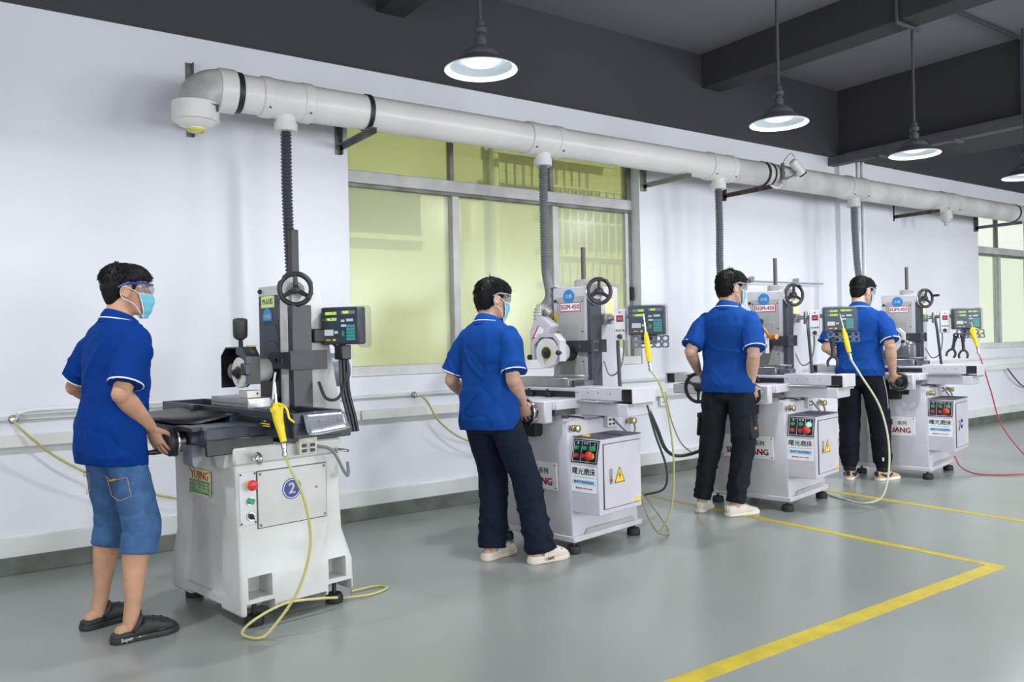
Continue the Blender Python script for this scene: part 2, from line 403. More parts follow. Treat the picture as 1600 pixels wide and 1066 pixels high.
for i, t in enumerate(tees):
    hw = .13; p = MB(D); m_ = pvcM if i < 3 else pvcG
    p.lathe([(PR + .002, -hw - .035), (PR + .011, -hw - .03), (PR + .011, -hw + .03), (PR + .005, -hw + .035), (PR + .005, hw - .035), (PR + .011, hw - .03), (PR + .011, hw + .03), (PR + .002, hw + .035)], (t, PY, PZ), (1, 0, 0), 32)
    te = p.build('tee', m_, duct)
    MB(D).lathe([(.062, 0), (.062, -.06), (.072, -.062), (.072, -.115), (.05, -.117)], (t, PY, PZ - PR + .03), (0, 0, 1), 28).build('outlet', m_ if i != 1 else whiteM, te)
    for sx in (-hw, hw): MB(D).cyl((t + sx, PY - .095, PZ - .082), (t + sx, PY - .108, PZ - .092), .005, n=8).build('screw', rustM, te)
# capped stub of the last tee
MB(D).lathe([(.05, 0), (.052, -.03), (.03, -.04), (.03, -.075), (.0, -.076)], (10.0, PY, PZ - PR - .085), (0, 0, 1), 20).build('stub_cap', pvcG, duct)
# elbow at the left end, turning down
el = MB(D); ec = Vector((1.42, PY, PZ - .15)); pts = []
for i in range(13):
    t = pi / 2 * i / 12; pts.append(ec + Vector((-sin(t) * .15 + 0, 0, cos(t) * .15)))
el.tube([ec + V(.06, 0, .15)] + pts + [ec + V(-.15, 0, -.03)], [PR + .006] * 15, 32)
elb = el.build('elbow', mat('duct_elbow_dusty', (214, 212, 210), .4, var=.25, vscale=5), duct)
MB(D).lathe([(PR + .008, .05), (PR + .018, .045), (PR + .018, -.06), (PR + .004, -.064)], ec + V(-.15, 0, -.0), (0, 0, 1), 32).build('socket', pvcM, elb)
MB(D).lathe([(PR + .008, .03), (PR + .016, .025), (PR + .016, -.07), (PR + .006, -.075)], ec + V(.05, 0, .15), (1, 0, 0), 32).build('socket', pvcM, elb)
MB(D).lathe([(PR, -.06), (PR - .02, -.085), (.05, -.1), (.048, -.12), (.0, -.12)], ec + V(-.15, 0, 0), (0, 0, 1), 28).build('end_cap', pvcM, elb)
MB(D).torus(ec + V(-.15, 0, -.112), (0, 0, 1), .04, .012, 24, 8).build('yellow_tape', mat('yellow_tape', (214, 206, 60), .5), elb)
# brackets
def bracket(x, dep=.60, z=2.716, up=.30, m=steelM, strap=True, dx=0):
    p = MB(D)
    p.box(x - .022, x + .022, WY - .008, WY + .001, z - .06, z + up); p.box(x + .016, x + .022, WY - .045, WY, z - .06, z + up)
    br = p.build('bracket', m, duct)
    MB(D).box(x - .02, x + .022, WY - dep, WY - .006, z + .002, z + .008).box(x + .016, x + .022, WY - dep, WY - .006, z - .03, z + .004).build('arm', m, br)
    if strap: MB(D).lathe([(PR + .004, -.016), (PR + .007, -.016), (PR + .007, .016), (PR + .004, .016), (PR + .004, -.016)], (x + dx, PY, PZ), (1, 0, 0), 32).build('strap', bandM, br)
bracket(1.354, up=.42, dx=.165); bracket(2.376); bracket(5.396, m=mat('greenish_bracket', (150, 158, 148), .5, .3), strap=False); bracket(6.51, m=rustM); bracket(9.60, m=rustM, strap=False); bracket(11.70); bracket(14.2)
# vertical strap post on the bracket by the pilaster
# ---- flexible hoses
def hose_mat(name, c0, c1):
    return mat(name, c0, .45)
def hose(label, pts, r, m, n=14, pitch=.022, group=None, amp=.006):
    P = spline(pts, 40); acc = 0; out = []; rr = []; last = P[0]; q = [P[0]]; step = pitch / 4
    for p in P[1:]:
        d = (p - last).length
        while acc + d >= step:
            t = (step - acc) / d; last = last.lerp(p, t); q.append(last.copy()); d = (p - last).length; acc = 0
        acc += d; last = p
    for i, p in enumerate(q): rr.append(r + (amp, amp * .4, -amp, amp * .4)[i % 4])
    return tag(MB().tube(q, rr, n).build('flexible_hose', m, smooth=60), label, 'hose', group)
hoseD = mat('hose_dark_grey', (66, 70, 78), .45, spec=.6); hoseG = mat('hose_grey', (118, 122, 126), .45, spec=.6)
hz = PZ - PR - .06
hose('dark ribbed hose dropping straight from the duct behind the cream grinder', [(1.82, PY, hz), (1.82, PY, 2.2), (1.83, PY - .02, 1.7), (1.84, PY - .12, 1.25), (1.86, PY - .3, 1.0)], .030, hoseD)
hose('grey ribbed hose curving from the duct down to the dust hood by the window', [(3.87, PY, hz), (3.87, PY, 2.2), (3.86, PY - .02, 1.85), (3.74, PY - .22, 1.62), (3.50, 4.60, 1.50), (3.375, 4.37, 1.455)], .031, hoseG)
hose('grey ribbed hose dropping from the duct behind the head of the worker in cargo trousers', [(5.90, PY, hz), (5.905, PY, 2.3), (5.90, PY, 1.9), (5.89, PY - .05, 1.5), (5.90, PY - .1, 1.1)], .031, mat('hose_mid_grey', (104, 108, 114), .45, spec=.6))
hose('grey ribbed hose hanging from the duct behind the worker in joggers', [(8.06, PY, hz), (8.07, PY, 2.4), (8.10, PY, 2.05), (8.08, PY - .05, 1.7), (8.02, PY - .1, 1.2)], .032, hoseG)

# ---- security camera on the duct
sc_ = thing('security_camera', 'white bullet security camera strapped to the duct', 'camera', (6.68, PY - .12, PZ - .1))
S = Matrix.Identity(4)
cb = MB().lathe([(0, -.085), (.03, -.083), (.042, -.07), (.042, .08), (.036, .082), (.036, .07)], (.17, -.05, .17), Vector((.62, -.25, -.74)), 24).build('housing', whiteM, sc_)
ax = Vector((.62, -.25, -.74)).normalized()
MB().cyl(V(.17, -.05, .17) + ax * .068, V(.17, -.05, .17) + ax * .095, .040, n=24).build('lens_hood', mat('camera_lens', (28, 36, 60), .12), cb)
MB().tube(spline([(.0, -.01, .03), (.06, -.03, .06), (.12, -.045, .09), (.15, -.05, .13)], 5), .007).build('arm', steelM, sc_)
MB().sphere((0, -.01, .02), .028).build('ball_joint', mat('camera_grey', (190, 190, 192), .4), sc_)
MB().box(-.02, .02, -.02, .0, .04, .20, .004).box(-.024, .024, -.022, .002, .09, .12, .003).build('clamp', mat('clamp_grey', (96, 98, 104), .5), sc_)
MB().tube(spline([(-.0, -.01, .2), (.05, -.03, .27), (.1, -.04, .30), (.13, -.05, .26)], 6), .003).build('cable', bandM, sc_)
MB().tube(spline([(-.02, -.01, -.01), (-.1, -.02, -.05), (-.2, -.02, -.035)], 6), .010).build('cable_sleeve', whiteM, sc_)
MB().lathe([(PR + .004, -.01), (PR + .008, -.01), (PR + .008, .01), (PR + .004, .01), (PR + .004, -.01)], (-.08, .12, .1), (1, 0, 0), 32).build('band', bandM, sc_)

# ================================================================ LAMPS
shadeO = mat('lamp_shade_grey', (92, 94, 100), .5, .2); shadeI = mat('lamp_shade_white', (235, 240, 242), .35)
rodM = mat('lamp_rod', (70, 70, 78), .55); bulbM = emis('lamp_bulb_glow', (225, 240, 255), 2.6)
LAMP_E = 31
def lamp(x, y, z, label, dia=.385):
    t = thing('pendant_lamp', label, 'lamp', (x, y, z), 0, 'pendant lamps under the dark ceiling')
    R_ = dia / 2
    prof = [(.03, .125), (.075, .10), (.098, .075), (.10, .062), (R_ - .03, .022), (R_, 0)]
    inn = [(r - .003 if r > .05 else r, zz - .004) for r, zz in prof]
    mb = MB(); mb.lathe(prof + [(R_ - .001, -.004)], n=40, open_=True); o = mb.build('shade', shadeO, t)
    MB().lathe(inn, n=40, open_=True).build('reflector', shadeI, o)
    MB().torus((0, 0, -.002), (0, 0, 1), R_, .004, 40, 6).build('rim', shadeI, o)
    MB().lathe([(.0, .112), (.032, .112), (.034, .15), (.034, .165), (.025, .168), (.022, .185), (.035, .19), (.037, .215), (.026, .225), (.022, .255), (.012, .262), (0, .262)], n=20).build('socket', rodM, t)
    MB().cyl((0, 0, .255), (0, 0, 4.07 - z), .011, n=12).build('rod', rodM, t)
    MB().lathe([(0, .016), (.05, .02), (.082, .03), (.09, .045), (.07, .06), (.03, .08), (.02, .11)], n=24).build('bulb', bulbM, t)
    l = bpy.data.lights.new('lamp_light', 'AREA'); l.shape = 'DISK'; l.size = .12; l.energy = LAMP_E; l.color = (.90, .95, 1)
    lo = bpy.data.objects.new('lamp_light', l); COL.objects.link(lo); lo.parent = t; lo.location = (0, 0, .014)
    return t
lamp(2.38, 3.63, 2.735, 'brightest pendant lamp, alone above the green window')
lamp(4.72, 3.50, 2.735, 'second pendant lamp from the left, on a long rod below the cross beam')
lamp(6.51, 3.53, 2.735, 'pendant lamp hanging in front of the cable tray')
lamp(8.22, 3.42, 2.70, 'pendant lamp cut by the right edge of the picture')
for x, y in ((-.25, 3.55), (-.2, .2), (2.4, .2), (4.7, .2), (7.0, .2), (11.2, 3.4), (11.2, .2), (2.4, -3), (7, -3)):  # extra lamps out of view, added only to light the hall
    lamp(x, y, 2.735, 'unseen extra pendant lamp added to light the hall, outside the picture')

# ---- cable tray on the deep beam, conduits
tray = thing('cable_tray', 'dark grey cable tray running along the deep ceiling beam', 'cable tray', (8.35, 3, 3.2))
T = Matrix.Translation((-8.35, -3, -3.2)); trM = mat('tray_grey', (92, 92, 100), .6, var=.1)
MB(T).box(8.33, 8.345, -5, WY + .0 - .001, 3.205, 3.30).build('side_rail', trM, tray)
MB(T).box(8.345, 8.45, -5, WY - .002, 3.205, 3.212).build('tray_floor', trM, tray)
MB(T).box(8.31, 8.33, -5, 5.3, 3.29, 3.303).build('lip', trM, tray)
for y in (4.9, 4.1, 3.3, 2.5, 1.7): MB(T).box(8.28, 8.46, y - .02, y + .02, 3.18, 3.204).build('hanger', trM, tray)
cdM = mat('conduit_dark', (74, 73, 80), .6)
def conduit(label, pts, r=.016, m=cdM, name='conduit'): return tag(MB().tube(pts, r, 10).build(name, m), label, 'conduit')
conduit('dark conduit wrapping down around the nearer cross beam', spline([(5.6, 3.47, 4.05), (6.16, 3.47, 4.05), (6.17, 3.47, 3.95), (6.17, 3.47, 3.74), (6.18, 3.47, 3.72), (6.5, 3.47, 3.72)], 3))
conduit('dark conduit running across the ceiling and down to the cable tray', spline([(6.5, 3.53, 4.05), (8.3, 3.53, 4.05), (8.44, 3.53, 4.04), (8.445, 3.53, 3.9), (8.445, 3.53, 3.3)], 3))
for x, lab in ((8.80, 'left white riser pipe on the pilaster below the tray'), (8.89, 'right white riser pipe on the pilaster below the tray')):
    conduit(lab, [(x, WY - .085, 1.1), (x, WY - .085, 3.29)], .017, whiteM, 'riser_pipe')
# wall trunking and the compressed air line
def trunk(x0, x1, n): return struct(MB().box(x0, x1, WY - .045, WY + .002, .732, .80, .004), 'trim_trunking', mat('trunking', (233, 233, 226), .45, var=.06, vscale=5))
trunk(-5, 2.49, 1); trunk(2.5, 8.45, 2); trunk(9.57, 14.5, 3)
conduit('white air pipe along the wall behind the first worker', [(.36, WY - .035, .905), (.36, WY - .05, .93), (.42, WY - .05, .945), (2.3, WY - .05, .945)], .014, whiteM, 'air_pipe')
brass = mat('brass', (176, 164, 120), .35, .8); nickel = mat('nickel', (196, 196, 194), .25, .9)
def nipple(x, z, lab):
    t = thing('air_coupling', lab, 'coupling', (x, WY - .05, z))
    MB().lathe([(.016, .0), (.020, .004), (.020, .02), (.013, .022), (.013, .045), (.017, .047), (.017, .06), (.008, .062)], (0, .03, 0), (0, -1, 0), 16).build('body', nickel, t)
    MB().torus((0, .022, 0), (0, 1, 0), .021, .004, 20, 6).build('collar', steelM, t)
nipple(.336, .895, 'chrome air coupling on the wall left of the first worker')
nipple(2.94, .892, 'dirty air coupling on the wall ledge under the green window')
def cord(label, pts, r, m, name='air_hose', cat='hose', n=10): return tag(MB().tube(spline(pts, n), r, 8).build(name, m), label, cat)
airM = mat('air_hose_yellowish', (188, 181, 112), .35, spec=.6); airP = mat('air_hose_pale', (206, 204, 176), .35, spec=.6); cabM = mat('cable_grey_black', (52, 56, 60), .45); redH = mat('air_hose_red', (176, 48, 72), .35)
cord('yellowish air hose sagging from the wall behind the first worker', [(.336, WY - .10, .89), (.37, WY - .14, .84), (.55, WY - .12, .66), (.85, WY - .1, .47), (1.2, WY - .1, .34), (1.5, WY - .15, .29), (1.75, WY - .35, .3)], .008, airM)
cord('yellowish air hose falling from the ledge to the second worker', [(2.96, WY - .09, .89), (3.0, WY - .12, .84), (3.12, WY - .11, .67), (3.35, WY - .1, .52), (3.65, WY - .1, .46), (3.95, WY - .2, .45)], .008, airM)
def socket(x, z, lab):
    t = thing('wall_socket', lab, 'socket', (x, WY, z))
    MB().box(-.06, .06, -.03, .001, -.06, .06, .008).build('plate', whiteM, t)
    for sx in (-.025, .025):
        for sz in (-.025, .02): MB().box(sx - .008, sx - .004, -.0315, -.029, sz - .01, sz + .01).box(sx + .004, sx + .008, -.0315, -.029, sz - .01, sz + .01).build('slot', bandM, t)
socket(5.61, .70, 'white double wall socket between the second and third grinders')
# air manifold behind the third grinder
mf = thing('air_manifold', 'thin wall pipe with blue and orange fittings beside the third head', 'pipe', (6.9, WY, 1.85))
MB().cyl((-.15, -.06, 0), (1.2, -.06, 0), .008, n=10).build('pipe', mat('manifold_grey', (170, 172, 176), .4, .4), mf)
MB().cyl((-.2, -.06, 0), (-.17, -.06, 0), .021, n=12).build('fitting', mat('fitting_blue', (40, 84, 160), .4), mf)
MB().cyl((-.1, -.06, 0), (-.06, -.06, 0), .021, n=12).build('fitting', mat('fitting_blue', (40, 84, 160), .4), mf)
MB().cyl((-.17, -.06, 0), (-.1, -.06, 0), .020, n=12).build('fitting', mat('fitting_orange', (222, 120, 50), .4), mf)
for x in (.0, .75): MB().box(x - .008, x + .008, -.072, 0, -.012, .05, .003).build('clip', MATS['manifold_grey'], mf)
# ================================================================ GRINDERS
gB = mat('grinder_grey_enamel', (201, 199, 205), .42, var=.05, vscale=4, spec=.45)
gW = mat('grinder_white_cover', (214, 213, 216), .4, var=.04, vscale=6)
gP = mat('grinder_panel_grey', (172, 172, 170), .5, var=.06, vscale=6)
cream = mat('grinder_cream_enamel', (200, 201, 198), .4, var=.10, vscale=3.2, col2=(180, 180, 172), lo=.2, hi=.55)
navy = mat('grinder_blue_black', (50, 58, 70), .4, var=.2, vscale=8)
blk = mat('black_enamel', (34, 35, 40), .42, var=.15, vscale=9); rubM = mat('black_rubber', (30, 31, 34), .7)
steel = mat('ground_steel', (186, 186, 188), .32, .75, var=.15, vscale=12); dsteel = mat('worn_steel', (128, 128, 130), .45, .6, var=.25, vscale=14)
chrome = mat('chrome', (215, 215, 218), .14, 1); gold = mat('brass_knob', (190, 176, 132), .3, .8)
stone = mat('grinding_stone', (226, 224, 222), .85, var=.05, vscale=40, bump=.3, bscale=300); yring = mat('stone_label_yellow', (222, 206, 60), .6)
redM = mat('button_red', (206, 48, 38), .35); grnM = mat('button_green', (30, 150, 88), .35); wht = mat('sign_white', (236, 238, 240), .4)
inkR = mat('print_red', (196, 34, 40), .5); inkK = mat('print_black', (28, 28, 30), .5); inkB = mat('print_blue', (52, 132, 196), .5); inkW = mat('print_white', (240, 242, 244), .5)
stB = mat('sticker_blue', (46, 128, 190), .4); navyS = mat('sticker_navy', (34, 50, 120), .4); yelS = mat('sticker_yellow', (238, 200, 34), .5); panK = mat('panel_black', (28, 32, 38), .35)
ledY = emis('readout_digits', (190, 220, 40), 1.0); ledO = mat('readout_off_segments', (120, 126, 124), .5); scrM = mat('readout_panel', (44, 56, 72), .35); teal = mat('readout_keys_teal', (62, 158, 158), .5); keyW = mat('readout_keys_white', (210, 214, 214), .5)
bagM = glassy('clear_plastic_bag', (236, 238, 240), .05, .2, (220, 224, 226), .012); litG = emis('lit_green_button', (120, 240, 170), 1.5); redD = emis('red_display', (190, 40, 60), .5)
def F_(O, X, Y): return frame(O, X, Y)
FRONT = lambda u, v, z: frame((u, v, z), (0, -1, 0), (0, 0, 1))      # facing the operator (-u)
SIDE = lambda u, v, z: frame((u, v, z), (1, 0, 0), (0, 0, 1))        # facing -v
def disc(par, name, M, r, th, m, n=24, **kw): return MB(M).lathe([(0, 0), (r, 0), (r, th * .7), (r - th * .3, th), (0, th)], n=n).build(name, m, par, **kw)
def screws(par, M, pts, r=.004, m=dsteel):
    for x, y in pts: MB(M @ Matrix.Translation((x, y, 0))).lathe([(0, 0), (r, 0), (r * .8, .0022), (0, .0026)], n=8).build('screw', m, par)
def button(par, M, r, h, m, collar=chrome):
    b = MB(M).lathe([(0, 0), (r * 1.25, 0), (r * 1.25, .006), (0, .006)], n=20).build('collar', collar, par)
    MB(M).lathe([(0, .004), (r, .004), (r, h - .002), (r * .85, h), (0, h)], n=20).build('button', m, par)
def mushroom(par, M, r):
    MB(M).lathe([(0, 0), (r * .75, 0), (r * .75, .012), (r * .5, .013), (r * .5, .02), (0, .02)], n=20).build('collar', yelS, par)
    MB(M).lathe([(0, .016), (r * .8, .016), (r, .022), (r, .032), (r * .7, .04), (0, .043)], n=24).build('button', redM, par)
def handwheel(par, c, n, R, rimw=.011, spokes=3, phase=.5, ring=chrome, knob=None, name='handwheel', hubr=.022, knob_len=.05, flat=False):
    n = Vector(n).normalized(); M = frame(c, n.cross(Vector((0, 0, 1))) * -1, (0, 0, 1))
    o = MB(M).torus((0, 0, 0), (0, 0, 1), R - rimw, rimw, 44, 10).build(name, blk, par)
    if ring: MB(M).lathe([(R - .004, -.014), (R + .003, -.012), (R + .003, .0), (R - .004, .004), (R - .004, -.014)], n=44).build('rim', ring, o)
    for i in range(spokes):
        t = phase + 2 * pi * i / spokes; d = V(cos(t), sin(t), 0)
        MB(M).tube([d * hubr * .5 + V(0, 0, -.006), d * (R - rimw)], [.013, .010], 8).build('spoke', blk, o)
    MB(M).lathe([(0, -.03), (hubr, -.03), (hubr, .008), (hubr * .6, .014), (0, .014)], n=20).build('hub', blk, o)
    if knob is not None:
        d = V(cos(knob), sin(knob), 0) * (R - rimw)
        MB(M).lathe([(0, 0), (.006, 0), (.006, .012), (.010, .014), (.012, knob_len * .6), (.009, knob_len), (0, knob_len)], d, (0, 0, 1), 14).build('crank_handle', blk, o)
    return o
def readout(par, c, az, W=.26, H=.195, Dp=.09, bag=True, shelf=True, digits=('2000.01', '46.351', 'R05')):
    n = V(-cos(az), -sin(az), 0); X = n.cross(V(0, 0, 1)) * -1
    M = frame(c, X, (0, 0, 1))                           # +Z of M points to the operator
    r = MB(M).box(-W / 2, W / 2, -H / 2, H / 2, -Dp, 0, .008).build('digital_readout', mat('readout_case', (66, 66, 72), .5), par)
    MB(M).box(-W / 2 + .006, W / 2 - .006, -H / 2 + .008, H / 2 - .004, -.002, .0015, .001).build('panel', scrM, r)
    def p(x0, x1, y0, y1, m, nm): MB(M).box(-W / 2 + x0 * W, -W / 2 + x1 * W, H / 2 - y1 * H, H / 2 - y0 * H, .001, .003).build(nm, m, r)
    for k, (x0, x1, y) in enumerate(((.12, .44, .17), (.12, .44, .33), (.55, .92, .15))):
        p(x0, x1, y - .045, y + .045, ledO, 'display')
        text(digits[k], H * .10, M @ Matrix.Translation((-W / 2 + (x1 - .005) * W if k < 2 else -W / 2 + (x0 + .13) * W, H / 2 - y * H, .0035)), ledY, r, 'digits', .0006, 1.1, 'RIGHT' if k < 2 else 'CENTER')
    p(.10, .34, .60, .76, keyW, 'key_block'); p(.37, .46, .64, .71, keyW, 'key'); p(.55, .64, .34, .40, keyW, 'key'); p(.69, .87, .32, .39, keyW, 'key'); p(.55, .68, .47, .53, keyW, 'key')
    p(.56, .63, .64, .78, grnM, 'key'); p(.05, .08, .15, .20, grnM, 'indicator'); p(.05, .08, .31, .36, grnM, 'indicator')
    for i in range(5):
        for j in range(4): p(.69 + .058 * j, .69 + .058 * j + .05, .48 + .085 * i, .48 + .085 * i + .07, teal, 'key')
    p(.14, .26, .86, .89, yelS, 'emblem'); p(.32, .40, .85, .90, yelS, 'emblem')
    if bag:
        b = MB(M).box(-W / 2 - .008, W / 2 + .014, -H / 2 - .006, H / 2 + .007, -Dp - .01, .008, .01)
        b.build('plastic_cover', bagM, r)
    if shelf:
        sh = MB(M @ Matrix.Translation((.03, -H / 2 - .045, .0)) @ Matrix.Rotation(rad(-22), 4, 'X'))
        hw = .022
        for i in range(5):
            for j in range(2): sh.holecell((-.10 + i * .046, -.02 + j * .042, 0), (1, 0, 0), (0, 1, 0), .023, .021, .014, .003)
        s_ = sh.build('tool_shelf', mat('shelf_grey', (88, 92, 104), .5), r)
        MB(M).box(-.04, .06, -H / 2 - .06, -H / 2 - .0, -.06, -.045, .003).build('shelf_bracket', mat('shelf_grey2', (70, 74, 84), .5), r)
    return r
def inverter(par, c, az):
    n = V(-cos(az), -sin(az), 0); M = frame(c, n.cross(V(0, 0, 1)) * -1, (0, 0, 1))
    r = MB(M).box(-.037, .037, -.10, .10, -.06, 0, .005).build('speed_control_box', gW, par)
    MB(M).box(-.022, .022, .02, .06, 0, .002).build('display', panK, r); MB(M).box(-.016, .016, .03, .05, .002, .003).build('digits', redD, r)
    for i, m in enumerate((grnM, grnM, redM)): MB(M @ Matrix.Translation((-.02 + .02 * i, -.035, 0))).box(-.007, .007, -.006, .006, 0, .004, .001).build('key', m, r)
    MB(M @ Matrix.Translation((-.002, -.075, 0))).lathe([(0, 0), (.017, 0), (.015, .016), (0, .017)], n=18).build('knob', blk, r)
    MB(M).box(-.006, .006, .075, .085, 0, .003).build('lamp', redM, r)
def feet(par, pts, h=.075):
    for x, y in pts:
        f = MB().lathe([(0, 0), (.042, 0), (.044, .01), (.044, .03), (.036, .046), (0, .048)], (x, y, 0), n=20).build('levelling_foot', rubM, par)
        MB().cyl((x, y, .04), (x, y, h + .05), .011, n=10).build('bolt', blk, f)
        MB().cyl((x, y, h + .025), (x, y, h + .04), .017, n=6).build('nut', blk, f)

def grinder_b(px, py, deg, label, variant):
    t = thing('surface_grinder', label, 'grinding machine', (px, py, 0), rad(deg), 'surface grinders along the wall')
    # cabinet
    cab = MB().hexa([(.015, .01, .10), (.68, .01, .10), (.68, .62, .10), (.015, .62, .10), (.0, .03, .795), (.65, .03, .795), (.65, .60, .795), (.0, .60, .795)]).build('cabinet', gB, t); bevel(cab, .014, 2)
    MB().box(.012, .70, -.004, .634, .07, .105, .005).build('base_flange', gB, cab)
    MB().prism([(.12, .107), (.62, .107), (.60, .135), (.14, .135)], 'y', -.001, .012).build('flange_rib', gP, cab)
    feet(t, ((.045, .035), (.655, .035), (.045, .6), (.655, .6)))
    MB().box(.0, .62, .06, .57, .79, .83, .006).build('deck', gB, t)
    # front plate with lettering
    Mp = frame((.0045, .325, .455), (0, -1, 0), (-.0216, 0, 1))
    MB(Mp).box(-.205, .205, -.083, .083, -.004, .003, .001).build('name_plate', wht, cab)
    text('SGM', .07, Mp @ Matrix.Translation((-.055, .035, .004)), mat('print_grey', (120, 122, 128), .5), cab, bold=.0008, sx=1.15)
    text('系列', .040, Mp @ Matrix.Translation((.10, .028, .004)), inkK, cab, bold=.0006)
    text('SHUGUANG', .062, Mp @ Matrix.Translation((0, -.035, .004)), inkR, cab, bold=.0032, sx=1.0)
    screws(cab, Mp @ Matrix.Translation((0, 0, .003)), ((-.195, .07), (.195, .07), (-.195, -.07), (.195, -.07)), .005, blk)
    # electric box on the near side
    eb = MB().prism([(.02, .255), (.44, .255), (.44, .70), (.058, .70), (.02, .545)], 'y', -.19, .03).build('electric_box', gB, t); bevel(eb, .004, 1)
    MB().box(.055, .445, -.193, .025, .699, .705, .001).build('top_mat', mat('box_top_dark', (92, 92, 100), .6, var=.2, vscale=20), eb)
    if variant == 2: MB().box(.07, .10, -.07, -.03, .705, .716, .002).build('yellow_block', yelS, eb)
    MB().box(.062, .425, -.196, -.189, .285, .67, .002).build('door_gap', mat('gap_dark', (70, 70, 72), .6), eb)
    dr = MB().box(.066, .421, -.1985, -.19, .289, .666, .002).build('door', gB, eb)
    MB(SIDE(.125, -.1985, .475)).box(-.012, .012, -.045, .045, 0, .004, .001).build('lock', steel, eb)
    MB(SIDE(.125, -.2025, .455)).box(-.008, .008, -.012, .006, 0, .004, .001).build('lock_tab', redM, eb)
    if variant == 4:
        disc(eb, 'sticker', SIDE(.21, -.1985, .485), .042, .001, navyS); disc(eb, 'sticker_mark', SIDE(.21, -.1995, .485), .014, .001, inkW)
    else:
        Ms = SIDE(.21, -.1985, .475)
        MB(Ms).prism([(-.052, -.045), (.052, -.045), (0, .05)], 'z', 0, .0008).build('warning_sign', inkK, eb)
        MB(Ms).prism([(-.043, -.040), (.043, -.040), (0, .039)], 'z', .0006, .0014).build('warning_sign_face', yelS, eb)
        MB(Ms).prism([(.006, .022), (-.012, -.006), (0, -.004), (-.006, -.028), (.012, .002), (.001, .001)], 'z', .001, .002).build('flash_mark', inkK, eb)
    MB(SIDE(.385, -.1985, .305)).box(-.03, .03, -.010, .010, 0, .0008).build('yellow_label', yelS, eb)
    # slanted button panel
    sl = Vector((.038, 0, .155)).normalized(); Mb = frame(V(.039, -.08, .6225) + V(-.9713, 0, .238) * .0005, (0, -1, 0), sl)
    pk = MB(Mb).box(-.098, .098, -.070, .070, 0, .002).build('button_panel', panK, eb)
    for x0, x1, y0, y1 in ((-.09, .09, .060, .062), (-.09, .09, -.062, -.060), (-.09, -.088, -.06, .06), (.088, .09, -.06, .06), (-.031, -.0295, -.06, .06), (.0295, .031, -.06, .06)):
        MB(Mb).box(x0, x1, y0, y1, .002, .0026).build('panel_line', inkW, eb)
    for i in range(3):
        x = (-.06, 0, .06)[i]
        button(eb, Mb @ Matrix.Translation((x, .018, .002)), .0125 if i < 2 else .016, .02, grnM if not (i == 2 and variant == 3) else litG)
        if i < 2: button(eb, Mb @ Matrix.Translation((x, -.028, .002)), .0125, .02, redM)
    mushroom(eb, Mb @ Matrix.Translation((.052, -.026, .002)), .026)
    text('⚙', .016, Mb @ Matrix.Translation((-.06, .048, .0025)), inkW, eb); text('○ □', .016, Mb @ Matrix.Translation((0, .048, .0025)), inkW, eb); text('♪', .022, Mb @ Matrix.Translation((.065, .046, .0025)), inkW, eb)
    Mw = frame((.0195, -.08, .455), (0, -1, 0), (0, 0, 1))
    MB(Mw).box(-.096, .096, -.072, .082, 0, .0012).build('maker_label', wht, eb)
    text('曙光磨床', .045, Mw @ Matrix.Translation((0, .048, .0015)), inkK, eb, bold=.0012, sx=1.0)
    MB(Mw).box(-.085, .085, .016, .0175, .001, .002).build('label_rule', inkK, eb)
    MB(Mw).box(-.088, .088, -.028, .002, .001, .0016).build('label_band', mat('print_pale_blue', (190, 220, 240), .5), eb)
    text('精密平面成型磨床', .019, Mw @ Matrix.Translation((0, -.013, .0018)), inkB, eb, bold=.0006)
    text('服务热线: 400-001-8899', .0125, Mw @ Matrix.Translation((0, -.05, .0015)), inkR, eb, bold=.0002)
    # lifting knobs, outlet block, lever on the cabinet side
    for u in (.035, .60):
        MB(SIDE(u, .03, .755)).lathe([(.012, 0), (.012, .02), (.022, .024), (.022, .034), (.014, .038), (.014, .05), (.022, .054), (.022, .066), (.015, .07), (0, .07)], n=18).build('lifting_knob', gold, cab)
    ob = MB().box(.36, .44, .0, .03, .73, .82, .004).build('outlet_block', gW, cab)
    for a, b in ((.375, .745), (.41, .745), (.375, .772), (.41, .772)): MB().box(a, a + .02, -.003, .001, b, b + .012).build('slot', blk, ob)
    MB().cyl((.0, .06, .83), (.0, .02, .83), .016, n=14).build('clamp_hub', dsteel, t); MB().tube([(-.0, .02, .83), (.04, -.03, .825), (.08, -.04, .815)], [.007, .006, .006], 8).build('clamp_lever', blk, t)
    # saddle, bellows and cross feed
    sd = MB().box(-.06, .48, .07, .555, .868, .925, .005).build('saddle', gB, t)
    MB().box(-.064, -.058, .072, .22, .872, .922, .002).build('saddle_cover', gW, sd)
    MB().box(-.055, .20, .058, .072, .868, .925, .003).build('saddle_cover', gW, sd)
    MB().box(-.02, .52, .10, .53, .826, .87, .004).build('saddle_slide', dsteel, t)
    MB().box(.20, .55, -.02, .10, .832, .868, .004).build('way_guard', mat('guard_dark', (76, 80, 88), .5), t)
    bl = MB()
    for i in range(6): bl.box(-.075 + i * .012, -.066 + i * .012, .22, .45, .70 + (i % 2) * .01, .866 - (i % 2) * .008)
    bl.build('bellows', rubM, t, kind='stuff')
    MB().box(-.13, -.06, .085, .29, .79, .925, .008).build('cross_feed_bracket', gB, t)
    MB().lathe([(0, 0), (.042, 0), (.042, .03), (.05, .032), (.05, .045), (0, .046)], (-.128, .18, .862), (-1, 0, 0), 28).build('feed_collar', blk, t)
    hw = handwheel(t, (-.20, .18, .862), (-1, 0, 0), .078, .010, 3, .4, chrome, 4.2, hubr=.03)
    MB().cyl((-.20, .18, .862), (-.165, .18, .862), .02, n=14).build('shaft', steel, hw)
    hw = handwheel(t, (-.19, .62, .90), (-1, 0, 0), .120, .014, 3, .52, None, 2.1, hubr=.03)
